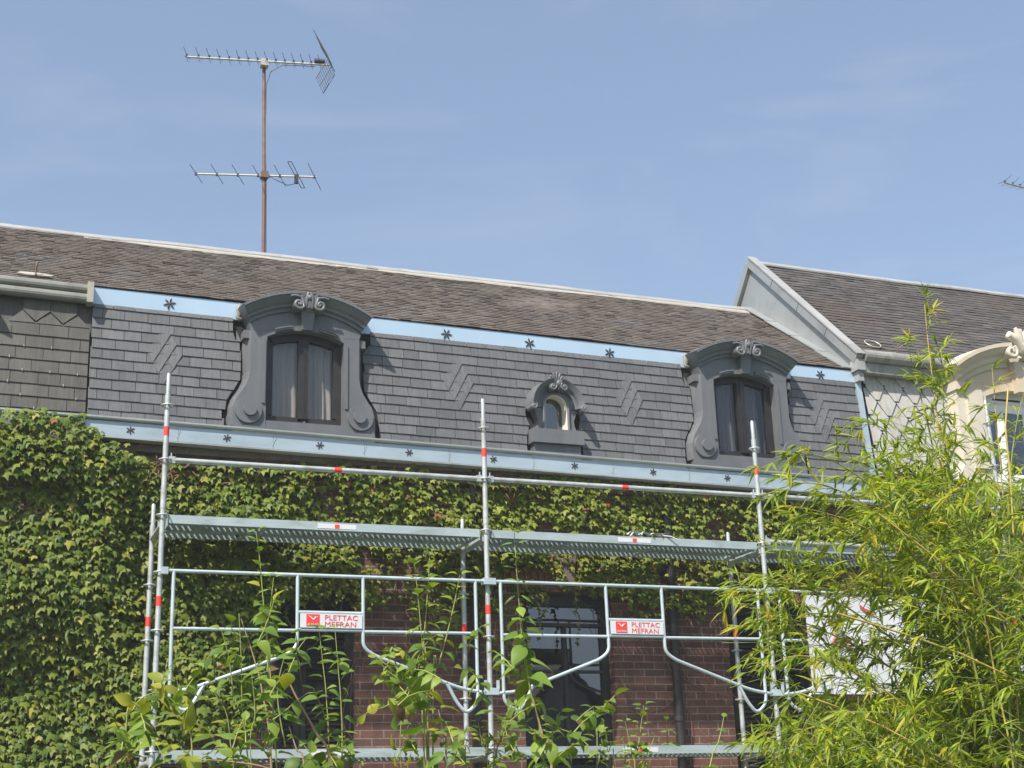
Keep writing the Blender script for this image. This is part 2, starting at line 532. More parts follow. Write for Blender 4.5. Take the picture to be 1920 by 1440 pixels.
# segmental brick arches over the openings, each brick of the arch a voussoir
def voussoirs(x0, x1, zspring, rise, h, y0, y1, n):
    mb = MB()
    c, hw = (x0+x1)/2, (x1-x0)/2
    Ra = (hw*hw+rise*rise)/(2*rise)
    t = math.asin(hw/Ra)
    zc = zspring+rise-Ra
    for i in range(n):
        a, b = -t+2*t*i/n+.004, -t+2*t*(i+1)/n-.004
        P = lambda r, q: (c+r*math.sin(q), zc+r*math.cos(q))
        mb.prism([P(Ra, a), P(Ra, b), P(Ra+h, b), P(Ra+h, a)], y0, y1)
    return mb
for (w, ho) in ((W1, house), (W2, house), (W3, house), (W4, pale_house)):
    obj('arch', voussoirs(w[0]-.05, w[1]+.05, w[3]-.03, .10, .22, YW-.014, YW+.10, 17), 'arch_brick', ho)
k = MB()
k.prism([(4.15, 3.97), (4.26, 3.97), (4.30, 4.28), (4.11, 4.28)], YW-.06, YW+.02)
obj('keystone', k, 'stone', house)

# upper floor windows
def louvre_leaf(x0, x1, z0, z1, y):
    mb = MB()
    fr = .055
    mb.box(x0, x0+fr, y, y+.04, z0, z1)
    mb.box(x1-fr, x1, y, y+.04, z0, z1)
    zm = (z0+z1)/2
    for a, b in ((z0, z0+.08), (zm-.04, zm+.04), (z1-.08, z1)): mb.box(x0+fr, x1-fr, y+.002, y+.038, a, b)
    for a, b in ((z0+.08, zm-.04), (zm+.04, z1-.08)):
        n = int((b-a)/.048)
        for i in range(n):
            z = a+(b-a)*(i+.5)/n
            mb.add([(x0+fr, y+.004, z-.018), (x1-fr, y+.004, z-.018), (x1-fr, y+.036, z+.022), (x0+fr, y+.036, z+.022),
                    (x0+fr, y+.004, z-.010), (x1-fr, y+.004, z-.010), (x1-fr, y+.036, z+.030), (x0+fr, y+.036, z+.030)],
                   [(0, 1, 2, 3), (4, 7, 6, 5), (0, 4, 5, 1), (3, 2, 6, 7), (0, 3, 7, 4), (1, 5, 6, 2)])
    mb.box(x0+fr, x1-fr, y+.05, y+.06, z0, z1)
    return mb
def shuttered(w, ho):
    fr = MB()
    x0, x1, z0, z1 = w
    fr.box(x0, x0+.03, YW+.05, YW+.14, z0, z1)
    fr.box(x1-.03, x1, YW+.05, YW+.14, z0, z1)
    fr.box(x0+.03, x1-.03, YW+.052, YW+.138, z1-.06, z1)
    win = obj('shuttered_window', fr, 'black_frame', ho)
    m = (x0+x1)/2
    if ho is house and x0 < 2: m = 1.455
    for a, b in ((x0+.032, m-.003), (m+.003, x1-.032)):
        obj('shutter', louvre_leaf(a, b, z0, z1-.062, YW+.06), 'shutter', win)
    bk = MB().box(x0, x1, YW+.2, YW+.21, z0, z1)
    obj('back_board', bk, 'room', win)
shuttered(W1, house)
shuttered(W3, house)
shuttered(W4, pale_house)
# the glazed window
x0, x1, z0, z1 = W2
fr = MB()
yq = YW+.13
fr.box(x0, x0+.10, yq, yq+.08, z0, z1)
fr.box(x1-.07, x1, yq, yq+.08, z0, z1)
fr.box(x0+.10, x1-.07, yq+.002, yq+.078, 3.77, z1)
fr.box(x0+.10, x1-.07, yq+.004, yq+.07, 3.565, 3.60)
fr.box(x0+.10, x1-.07, yq+.006, yq+.06, 3.10, 3.125)
fr.box(x0+.10, x1-.07, yq+.006, yq+.06, 2.05, 2.13)
fr.box(4.205, 4.24, yq+.008, yq+.068, 2.13, 3.10)
fr.box(4.205, 4.24, yq+.008, yq+.068, 3.125, 3.565)
gw = obj('glazed_window', fr, 'black_frame', house)
obj('pane', MB().box(x0+.09, x1-.06, yq+.045, yq+.05, 2.1, 3.8), 'glass_dark', gw)
bb = MB().box(x0-.3, x1+1.6, YW+1.4, YW+1.42, 1.5, 5.4)
bb.box(x1+1.6, x1+1.62, YW+.37, YW+1.4, 1.5, 5.4).box(x0-.32, x0-.3, YW+.37, YW+1.4, 1.5, 5.4).box(x0-.3, x1+1.6, YW+.37, YW+1.4, 4.9, 4.92)
obj('back_board', bb, 'room', gw)
# stone cornice under the gutter
co = MB()
for a, b in ((X0, X1),):
    co.box(a, b, YW-.08, YW+.3, 4.96, 5.055)
    co.box(a, b, YW-.18, YW+.3, 5.057, 5.125)
obj('cornice', co, 'stone', house)
co = MB()
co.box(X1+.002, XR, YW-.08, YW+.3, 4.96, 5.055).box(X1+.002, XR, YW-.18, YW+.3, 5.057, 5.12)
obj('cornice', co, 'stone', pale_house)
# downpipes
for x in (3.16, 5.36):
    d = MB()
    d.tube([(x, YW-.085, 0), (x, YW-.085, 4.75), (x, YW-.14, 4.92), (x, YW-.14, 5.1)], .048, 12)
    for z in (2.6, 4.4): d.tube([(x, YW-.085, z), (x, YW-.085, z+.05)], .058, 12)
    obj('downpipe', d, 'pipe', house)

# ------------------------------------------------------------------ gutters and fascias
def strip(x0, x1, prof, zf, n=24, cap=True, wob=0):
    """profile (y, dz) carried along x on the level zf(x)"""
    mb = MB()
    vs, fs, k = [], [], len(prof)
    for i in range(n+1):
        x = x0+(x1-x0)*i/n
        w = wob*math.sin(x*2.3)+wob*.6*math.sin(x*5.1+1)
        for y, dz in prof: vs.append((x, y, zf(x)+dz+w))
    for i in range(n):
        for j in range(k): fs.append((i*k+j, i*k+(j+1) % k, (i+1)*k+(j+1) % k, (i+1)*k+j))
    mb.add(vs, fs)
    if cap: mb.add(vs[:k], [tuple(range(k-1, -1, -1))]).add(vs[-k:], [tuple(range(k))])
    return mb
def rollprof(y, z, r, n=10): return [(y+r*math.cos(2*math.pi*i/n), z+r*math.sin(2*math.pi*i/n)) for i in range(n)]

fas = obj('gutter_fascia', strip(X0-.05, X1-.02, [(.60, -.190), (.60, -.045), (.612, -.045), (.612, -.190)], zG, wob=.0012), 'zinc_pale', house)
obj('gutter_rim', strip(X0-.05, X1-.02, rollprof(.590, -.020, .020), zG, wob=.001), 'zinc_roll', house)
obj('gutter_bed', strip(X0-.05, X1-.02, [(.614, -.17), (.614, -.065), (.80, -.065), (.80, -.17)], zG), 'zinc_old', house)
dr = strip(X0-.05, X1-.02, [(.597, -.203), (.597, -.192), (.72, -.192), (.72, -.203)], zG)
obj('drip_edge', dr, 'zinc_light', house)
ufs = obj('upper_fascia', strip(X0, X1, [(.842, -.183), (.836, -.006), (.862, -.006), (.875, -.183)], zU, wob=.001), 'zinc_blue', house)
# soldered joints between the sheets of the fascia
def star(x, y, z, r, rot=0.0, n=6):
    mb = MB()
    for i in range(n):
        a = rot+2*math.pi*i/n
        d, e = (math.sin(a), math.cos(a)), (math.cos(a), -math.sin(a))
        p = lambda q, w: (x+d[0]*q*r+e[0]*w*r, z+d[1]*q*r+e[1]*w*r)
        mb.prism([p(.10, 0), p(.45, .145), p(.72, .12), p(1, 0), p(.72, -.12), p(.45, -.145)], y-.004, y+.002)
    mb.ball((x, y-.003, z), .12*r, (1, .4, 1), 8, 5)
    return mb
for i, (u, v) in enumerate([(318, 570), (837, 627), (993, 644), (1143, 662), (1538, 703)]):
    p = at(u, v, .838)
    obj('star_ornament', star(p[0], .836, p[2], .062, .25+.3*i), 'star', ufs)
for i, (u, v) in enumerate([(245, 797), (426, 810), (600, 826), (767, 838), (925, 851), (1077, 865), (1224, 877), (1363, 888), (1482, 898), (1600, 908)]):
    p = at(u, v, .599)
    obj('star_ornament', star(p[0], .598, zG(p[0])-.118, .042, .2*i), 'star', fas)
for u in (332, 512, 683, 842, 1000, 1148, 1290, 1420, 1545):
    p = at(u, 860, .6)
    z = zG(p[0])
    obj('seam', MB().box(p[0]-.0015, p[0]+.0015, .5975, .60, z-.188, z-.048), 'zinc_roll', fas)
    q = [(p[0]+.03+random.uniform(-.02, .02), .599, z-.07), (p[0]+.012, .599, z-.105), (p[0]+.014+random.uniform(-.01, .01), .599, z-.125), (p[0]-.012, .599, z-.165)]
    obj('solder_smear', MB().tube(q, [.0015, .0035, .003, .0015], 5), 'zinc_light', fas)

# left house: dull gutter, two lead rolls
obj('gutter_fascia', strip(XL, X0-.054, [(.612, -.20), (.612, -.045), (.65, -.045), (.65, -.20)], zG), 'zinc_old', old_house)
obj('gutter_rim', strip(XL, X0-.054, rollprof(.600, -.022, .021), zG), 'zinc_roll', old_house)
obj('lead_roll', strip(XL, X0-.03, rollprof(.800, -.055, .050, 14), zU, wob=.0015), 'zinc_old', old_house)
obj('lead_roll', strip(XL, X0-.03, rollprof(.800, -.148, .050, 14)+[], zU, wob=.0015), 'zinc_old', old_house)
e = MB()
e.box(X0-.06, X0-.004, .72, .86, zU(X0)-.205, zU(X0)+.0)
obj('roll_end', e, 'lead_white', old_house)
# right house: stained roll gutter at the eaves, dull gutter below
ZE = lambda x: 6.70-.004*(x-8)
obj('eaves_gutter', strip(X1+.05, 9.25, rollprof(.70, .035, .075, 16), ZE), 'stained_gutter', pale_house)
obj('eaves_fascia', strip(X1+.05, 9.25, [(.715, -.16), (.705, -.045), (.82, -.045), (.82, -.16)], ZE), 'stained_gutter', pale_house)
obj('gutter_fascia', strip(X1, XR, [(.604, -.20), (.604, -.045), (.65, -.045), (.65, -.20)], zG), 'zinc_old', pale_house)
obj('gutter_rim', strip(X1, XR, rollprof(.592, -.022, .022), zG), 'zinc_roll', pale_house)
obj('eaves_gutter', strip(11.0, XR, rollprof(.70, .035, .075, 16), ZE), 'stained_gutter', pale_house)

# ------------------------------------------------------------------ slates, laid one by one
def prof_dormer(z, xc=0):
    """half width of a dormer at height z (the slates stop there)"""
    if z < 5.44: return .772
    if z < 5.60: return .772-.015*(z-5.44)/.16
    if z < 5.90: return .757+(.618-.757)*(math.sin((z-5.60)/.30*math.pi-math.pi/2)+1)/2
    if z < 6.34: return .618
    return .70
def prof_oculus(z):
    if z < 5.50: return .315
    if z < 5.62: return .305
    if z < 5.72: return .27
    if z < 5.80: return .31
    if z < 6.02: return .31*math.sqrt(max(0, 1-((z-5.80)/.26)**2))+.0
    return 0
DORM = [(1.40, prof_dormer), (6.36, prof_dormer), (4.065, prof_oculus)]
ZCOURSE = lambda x: -.0105*(x+.62)
MOTIF = []
ZC0 = 5.234                                            # foot of the first course
for ax in (-.115, 2.862, 4.812, 7.245):
    A = np.array([ax, ZC0+8*.1035+ZCOURSE(ax)])
    MOTIF.append((A, A+np.array([.160, .3105-.0017]), A+np.array([.330, -.0035]), A+np.array([.170, -.3105-.0018])))

def slate_quad(mb, pts, up, lift, th=.007):
    """one slate: pts (x, z) lower-left, lower-right, upper-right, upper-left on the mansard face"""
    j = [random.uniform(-.0012, .0012) for _ in range(4)]
    ys = [lift+j[0], lift+j[1], .001, .001]
    f = [(x, yM(z)-d-.004, z) for (x, z), d in zip(pts, ys)]
    b = [(x, yM(z)-d-.004+th, z) for (x, z), d in zip(pts, ys)]
    mb.add(f+b, [(0, 1, 2, 3), (0, 4, 5, 1), (1, 5, 6, 2), (3, 7, 4, 0)])

def inside(poly, x, z):
    c = False
    n = len(poly)
    for i in range(n):
        (x1, z1), (x2, z2) = poly[i], poly[(i+1) % n]
        if (z1 > z) != (z2 > z) and x < (x2-x1)*(z-z1)/(z2-z1)+x1: c = not c
    return c

def mansard(xa, xb, z0, exp_, wid, zt, slope, holes, skip=(), head=.0, gap=.005):
    mb = MB()
    n = int((zt-z0)/exp_)+1
    for c in range(n):
        zl = z0+c*exp_
        x = xa-(wid/2 if c % 2 else 0)+random.uniform(-.01, .01)
        while x < xb:
            w = wid*random.choice((1, 1, 1, .93, 1.06, .8))
            a, b = max(x, xa), min(x+w-gap, xb)
            x += w
            zu = min(zl+exp_*1.12, zt+.02)
            segs = [(a, b, a, b)]                     # lower left, lower right, upper left, upper right
            for xc, pf in holes:
                hl, hu = pf(zl-slope(xc)*0), pf(zl+exp_)
                h = max(hl, hu)
                if h <= 0: continue
                ns = []
                for (p, q, pu, qu) in segs:
                    if q <= xc-h or p >= xc+h: ns.append((p, q, pu, qu))
                    elif q <= xc+.02 and p < xc-min(hl, hu): ns.append((p, min(q, xc-hl), pu, min(qu, xc-hu)))
                    elif p >= xc-.02 and q > xc+min(hl, hu): ns.append((max(p, xc+hl), q, max(pu, xc+hu), qu))
                    elif p < xc-h and q > xc-h and q < xc: ns.append((p, xc-hl, pu, xc-hu))
                    elif p < xc and q > xc and h < .12: ns += [(p, xc-hl, pu, xc-hu), (xc+hl, q, xc+hu, qu)]
                segs = ns
            for a, b, au, bu in segs:
                if max(b-a, bu-au) < .03: continue
                b, bu = max(a+.002, b), max(au+.002, bu)
                zl_ = lambda q: zl+slope(q)
                dz = random.uniform(-.0025, .0025)
                slate_quad(mb, [(a, zl_(a)+dz), (b, zl_(b)+dz+random.uniform(-.0015, .0015)), (bu, zu+slope(bu)), (au, zu+slope(au))], None, .013)
    return mb

EXP, WID = .1035, .205
fm = mansard(X0+.005, X1-.005, ZC0, EXP, WID, 6.53, ZCOURSE, DORM)
obj('mansard_slates', fm, 'slate_new', house)
# the raking lozenges: three bands of slates climbing to the right, standing just proud of the field
for (A, B, C, D) in MOTIF:
    mb = MB()
    for k_ in range(3):
        for j in range(2):
            P = lambda s, t: (A+(B-A)*s+(D-A)*t)
            s0, s1, t0, t1 = j/2+.004, (j+1)/2-.004, k_/3+.004, (k_+1)/3-.006
            q = [P(s0, t1), P(s1, t1), P(s1, t0), P(s0, t0)]
            f = [(p[0], yM(p[1])-.0115-(.009 if i < 2 else .0), p[1]) for i, p in enumerate(q)]
            b = [(p[0], yM(p[1])-.004, p[1]) for p in q]
            mb.add(f+b, [(0, 1, 2, 3), (0, 4, 5, 1), (1, 5, 6, 2), (3, 7, 4, 0), (2, 6, 7, 3)])
    obj('lozenge_slates', mb, 'slate_new', house)
# boarding behind the slates, open at the dormers
def boarding(xa, xb, cuts, yo=.03):
    mb = MB()
    xs = [xa]+[q for xc, h in cuts for q in (xc-h, xc+h)]+[xb]
    def piece(a, b, z0, z1):
        mb.add([(a, yM(z0)+yo, z0), (b, yM(z0)+yo, z0), (b, yM(z1)+yo, z1), (a, yM(z1)+yo, z1)], [(0, 1, 2, 3)])
    for i in range(0, len(xs), 2): piece(xs[i], xs[i+1], 5.05, 6.66)
    return mb
obj('mansard_boarding', boarding(X0, X1, [(1.40, .50), (4.065, .2), (6.36, .50)]), 'shutter', house)
ob = MB()
ob.add([(3.86, yM(5.05)+.03, 5.05), (4.27, yM(5.05)+.03, 5.05), (4.27, yM(5.5)+.03, 5.5), (3.86, yM(5.5)+.03, 5.5)], [(0, 1, 2, 3)])
ob.add([(3.86, yM(6)+.03, 6), (4.27, yM(6)+.03, 6), (4.27, yM(6.66)+.03, 6.66), (3.86, yM(6.66)+.03, 6.66)], [(0, 1, 2, 3)])
obj('mansard_boarding', ob, 'shutter', house)

# left house: bigger stained slates with a pointed head course, two flap hooks show as pale dots
DL = -2.30
lm = mansard(XL, X0-.012, 5.275, .122, .245, 6.25, lambda x: -.0105*(x+.62), [(DL, prof_dormer)])
# last course with triangular points, then long plain slates hung from the roll
x = X0-.012-.245
i = 0
lo = MB()
while x > XL:
    for (a, b) in ((x, x+.245),):
        if abs((a+b)/2-DL) > .80:
            zz = 6.262+ZCOURSE(a)
            m_ = (a+b)/2
            lo.add([(a+.002, yM(zz)-.014, zz-.012), (b-.002, yM(zz)-.014, zz-.012), (m_, yM(zz+.12)-.004, zz+.115)], [(0, 1, 2)])
            v = [(m_-.12, zz+.115), (m_, zz+.005), (m_+.12, zz+.115), (m_+.12, zz+.30), (m_-.12, zz+.30)]
            n = len(v)
            ff = [(p[0], yM(p[1])-(.016 if k_ < 3 else .006), p[1]) for k_, p in enumerate(v)]
            bb = [(p[0], yM(p[1])-.002, p[1]) for p in v]
            v2 = [(p[0]+.1225, p[1], p[2]) for p in ff]+[(p[0]+.1225, p[1], p[2]) for p in bb]
            if (a+b)/2+.2 < X0: lo.add(v2, [tuple(range(n))]+[(i_, i_+n, (i_+1) % n+n, (i_+1) % n) for i_ in range(n)])
    x -= .245
    i += 1
lm.v, base_n = lm.v+lo.v, len(lm.v)
lm.f += [tuple(q+base_n for q in f) for f in lo.f]
lm.sm += lo.sm
obj('mansard_slates', lm, 'slate_old', old_house)
obj('mansard_boarding', boarding(XL, X0, [(DL, .50)]), 'slate_old', old_house)
for c in range(8):
    for kx in range(3):
        q = X0-.1-.245*kx-(.12 if c % 2 else 0)
        z = 5.28+.122*c+ZCOURSE(q)
        if random.random() < .6: obj('slate_hook', MB().box(q-.004, q+.004, yM(z)-.022, yM(z)-.012, z-.012, z+.012), 'lead_white', old_house)

# right house: pale hexagonal slates
hx = MB()
PW, PH = .265, .255
for c in range(8):
    z = 5.30+c*PH*.74
    x = X1+.12+(PW/2 if c % 2 else 0)-PW
    while x < 9.3:
        a = [(x-PW/2+.006, z+.165), (x-.028, z+.004), (x+.028, z+.004), (x+PW/2-.006, z+.165), (x+PW*.36, z+.34), (x-PW*.36, z+.34)]
        a = [(min(max(p, X1+.10), 9.24), q) for p, q in a]
        if max(p for p, _ in a)-min(p for p, _ in a) > .03 and z < 6.5:
            n = 6
            li = [.020, .030, .030, .020, .003, .003]
            f = [(p, yM(q)-l, q) for (p, q), l in zip(a, li)]
            b = [(p, yM(q)-l+.007, q) for (p, q), l in zip(a, li)]
            hx.add(f+b, [tuple(range(n))]+[(k_, k_+n, (k_+1) % n+n, (k_+1) % n) for k_ in range(n)])
        x += PW
obj('mansard_slates', hx, 'hex', pale_house)
bp = MB()
for a, b in ((X1, 9.5), (10.75, XR)):
    bp.add([(a, yM(5.05)+.02, 5.05), (b, yM(5.05)+.02, 5.05), (b, yM(6.72)+.02, 6.72), (a, yM(6.72)+.02, 6.72)], [(0, 1, 2, 3)])
obj('mansard_boarding', bp, 'shutter', pale_house)
# bright strip of flashing where the two mansards meet
vs = MB()
vs.add([(X1-.012, yM(5.2)-.035, 5.2), (X1+.055, yM(5.2)-.035, 5.2), (X1+.055, yM(6.62)-.035, 6.62), (X1-.012, yM(6.62)-.035, 6.62),
        (X1-.012, yM(5.2)+.02, 5.2), (X1+.055, yM(5.2)+.02, 5.2), (X1+.055, yM(6.62)+.02, 6.62), (X1-.012, yM(6.62)+.02, 6.62)],
       [(0, 1, 2, 3), (0, 3, 7, 4), (1, 5, 6, 2), (3, 2, 6, 7)])
obj('valley_strip', vs, 'zinc_pale', pale_house)

# ------------------------------------------------------------------ the long roof
def roof_plane(xa, xb, P0, P1, exp_, wid, z_of=None, th=.009, sag=.0):
    """slates between an eaves line P0(x) -> (y,z) and ridge P1(x) -> (y,z)"""
    mb = MB()
    y0, z0 = P0(0)
    y1, z1 = P1(0)
    ln = math.hypot(y1-y0, z1-z0)
    n = int(ln/exp_)
    for c in range(n):
        x = xa-(wid/2 if c % 2 else 0)+random.uniform(-.02, .02)
        s0, s1 = c/n, min(1, (c+1.15)/n)
        while x < xb:
            w = wid*random.uniform(.82, 1.15)
            a, b = max(x, xa), min(x+w-.003, xb)
            x += w
            if b-a < .02: continue
            def pt(q, s, l):
                (ya, za), (yb, zb) = P0(q), P1(q)
                dy, dz = yb-ya, zb-za
                m_ = math.hypot(dy, dz)
                und = sag*(math.sin(q*1.9+s*3)+.6*math.sin(q*4.3-s*5+1))
                return (q, ya+dy*s-dz/m_*(l+und), za+dz*s+dy/m_*(l+und))
            j = lambda: random.uniform(-.0015, .0022)
            li = .008+random.choice((0, 0, 0, .002, .005))
            f = [pt(a, s0, li+j()), pt(b, s0, li+j()), pt(b, s1, .001), pt(a, s1, .001)]
            k_ = [pt(a, s0, li-th), pt(b, s0, li-th), pt(b, s1, -.008), pt(a, s1, -.008)]
            mb.add(f+k_, [(0, 1, 2, 3), (0, 4, 5, 1), (1, 5, 6, 2), (3, 7, 4, 0)])
    return mb
EV = lambda x: (.825, zU(x)+.005)
RG = lambda x: (RY, RZ)
long_roof = roof_plane(XL, X1-.02, EV, RG, .076, .125, sag=.004)
parts_ = {0: MB(), 1: MB()}
for i in range(0, len(long_roof.v), 8):
    v8 = long_roof.v[i:i+8]
    parts_[int(sum(p[0] for p in v8)/8 > X0)].add(v8, [(0, 1, 2, 3), (0, 4, 5, 1), (1, 5, 6, 2), (3, 7, 4, 0)])
obj('roof_slates', parts_[1], 'roof_brown', house)
obj('roof_slates', parts_[0], 'roof_brown', old_house)
def roof_deck(xa, xb, e_, r_, back):
    mb = MB()
    (ya, za), (yb, zb) = e_(xa), r_(xa)
    (yc, zc), (yd, zd) = e_(xb), r_(xb)
    mb.add([(xa, ya+.02, za-.012), (xb, yc+.02, zc-.012), (xb, yd, zd-.012), (xa, yb, zb-.012), (xb, back[0], back[1]), (xa, back[0], back[1])],
           [(0, 1, 2, 3), (3, 2, 4, 5)])
    return mb
obj('roof_deck', roof_deck(X0, X1, EV, RG, (5.2, 6.6)), 'roof_brown', house)
obj('roof_deck', roof_deck(XL, X0, EV, RG, (5.2, 6.6)), 'roof_brown', old_house)
# ridge capping: a roll with two flanges, slightly wavy and lapped
def ridge(xa, xb, y, z, lap=1.9):
    mb = MB()
    x = xa
    i = 0
    while x < xb-.01:
        e_ = min(x+lap, xb)
        o = .004*(i % 2)
        pr = [(y-.085, z-.058+o), (y-.088, z-.035+o), (y-.045, z+.005+o), (y-.02, z+.025+o), (y+.02, z+.025+o), (y+.05, z+.005+o), (y+.12, z-.07+o), (y+.11, z-.085+o), (y, z-.02+o)]
        s_ = strip(x-.02, e_, [(p, q) for p, q in pr], lambda q: .005*math.sin(q*1.7)+.003*math.sin(q*4.1), n=12)
        mb.add(s_.v, s_.f)
        x = e_
        i += 1
    return mb
obj('ridge_capping', ridge(X0, X1-.03, RY, RZ), 'zinc_light', house)
obj('ridge_capping', ridge(XL, X0-.02, RY, RZ), 'zinc_light', old_house)
fl = strip(X0, X1-.05, [(RY-.17, RZ-.118), (RY-.165, RZ-.095), (RY-.10, RZ-.05), (RY-.10, RZ-.075)], lambda x: .004*math.sin(x*2.1), n=40)
obj('ridge_flashing', fl, 'lead_white', house)

# right house roof
RY2, RZ2 = 2.87, 8.76
EV2 = lambda x: (.76, ZE(x)+.055)
RG2 = lambda x: (RY2, RZ2)
obj('roof_slates', roof_plane(X1+.058, XR, EV2, RG2, .092, .16, sag=.003), 'roof_dark', pale_house)
obj('roof_deck', roof_deck(X1+.03, XR, EV2, RG2, (5.0, 6.3)), 'roof_dark', pale_house)
obj('ridge_capping', ridge(X1+.05, XR, RY2, RZ2), 'zinc_light', pale_house)
# gable cheek above the lower roof, and its verge boards
ck = MB()
ck.prism([(.70, 6.55), (.74, 6.74), (RY2, RZ2-.03), (4.6, 6.85), (4.6, 6.5)], 0, 1)
ck.v = [(X1+.0+.05*p[1], p[0], p[2]) for p in ck.v]
ck.f = [tuple(reversed(f)) for f in ck.f]
obj('gable_cheek', ck, 'zinc_sheet', pale_house)
def slope_board(y0, z0, y1, z1, xa, xb, d0, d1, n=1, gap=0.0):
    mb = MB()
    L_ = math.hypot(y1-y0, z1-z0)
    ny, nz = -(z1-z0)/L_, (y1-y0)/L_
    for i in range(n):
        s, e_ = i/n+gap, (i+1)/n-gap
        P = lambda q, d: (y0+(y1-y0)*q+ny*d, z0+(z1-z0)*q+nz*d)
        pts = [P(s, d0), P(e_, d0), P(e_, d1), P(s, d1)]
        v = [(xa, *p) for p in pts]+[(xb, *p) for p in pts]
        mb.add(v, [(3, 2, 1, 0), (4, 5, 6, 7), (0, 1, 5, 4), (2, 3, 7, 6), (1, 2, 6, 5), (3, 0, 4, 7)])
    return mb
obj('verge_board', slope_board(.70, 6.70, RY2, RZ2+.02, X1-.055, X1+.04, -.065, .045, 4, .0022), 'zinc_sheet', pale_house)
obj('verge_capping', slope_board(.69, 6.70, RY2+.01, RZ2+.03, X1-.068, X1+.055, .047, .065), 'zinc_light', pale_house)
obj('verge_board', slope_board(RY2+.02, RZ2, 4.4, 7.05, X1-.05, X1+.05, -.06, .045), 'zinc_sheet', pale_house)
# stepped flashing lying on the lower roof against the cheek
fs_ = MB()
a0, a1 = EV(X1), RG(X1)
for i in range(4):
    s = slope_board(a0[0]+(a1[0]-a0[0])*i/4, a0[1]+(a1[1]-a0[1])*i/4, a0[0]+(a1[0]-a0[0])*(i+1.03)/4, a0[1]+(a1[1]-a0[1])*(i+1.03)/4, X1-.16+.015*(i % 2), X1-.002, .012+.004*i, .024+.004*i)
    fs_.add(s.v, s.f)
obj('step_flashing', fs_, 'zinc_sheet', pale_house)
e = MB().box(X1-.05, X1+.06, .69, .84, 6.56, 6.69)
e.box(X1-.02, X1+.05, .73, .86, 6.44, 6.558)
obj('verge_end', e, 'zinc_light', pale_house)
# iron roof hooks with their pale flashings
def roof_hook(u, v, ho, Pe, Pr, w=.17):
    p = at(u, v, .9)
    x = p[0]
    (ya, za), (yb, zb) = Pe(x), Pr(x)
    L_ = math.hypot(yb-ya, zb-za)
    dy, dz = (yb-ya)/L_, (zb-za)/L_
    P = lambda q, s, l: (q, ya+dy*s-dz*l, za+dz*s+dy*l)
    mb = MB()
    pts = [(-w, .02), (-w*.4, -.015), (w*.8, .0), (w, .05), (w*.2, .10), (-w*.8, .09)]
    mb.add([P(x+a, b+.05, .030) for a, b in pts]+[P(x+a, b+.05, .016) for a, b in pts], [tuple(range(6))]+[(i_, i_+6, (i_+1) % 6+6, (i_+1) % 6) for i_ in range(6)])
    fl_ = obj('hook_flashing', mb, 'lead_white', ho)
    hk_ = MB().tube([P(x, .03, .03), P(x, .08, .05), P(x, .07, .09), P(x+.01, .12, .14)], .009, 6)
    obj('hook', hk_, 'rust', fl_)
roof_hook(66, 522, old_house, EV, RG)
roof_hook(1668, 648, pale_house, EV2, RG2, .2)
rr_ = MB()
p = at(1630, 629, 1.05)
(ya, za), (yb, zb) = EV2(p[0]), RG2(p[0])
for i in range(24):
    pass
pts = []
for i in range(25):
    t = 2*math.pi*i/24
    s = .36+.10*math.sin(t)
    pts.append((p[0]+.10*math.cos(t), ya+(yb-ya)*s/2.9-.02, za+(zb-za)*s/2.9+.02))
rr_.tube(pts, .007, 5, cap=False)
obj('old_ring_mark', rr_, 'alu', pale_house)

# ------------------------------------------------------------------ dormers
def arcpts(cx, zc, Ra, t0, t1, n): return [(cx+Ra*math.sin(t0+(t1-t0)*i/n), zc+Ra*math.cos(t0+(t1-t0)*i/n)) for i in range(n+1)]
def spiral(cx, cz, r0, turns, sgn, start, n=26, y=0., r1=.012):
    pts = []
    for i in range(n+1):
        q = i/n
        r = r0*(1-q)+r1*q
        a = start+sgn*turns*2*math.pi*q
        pts.append((cx+r*math.cos(a), y, cz+r*math.sin(a)))
    return pts

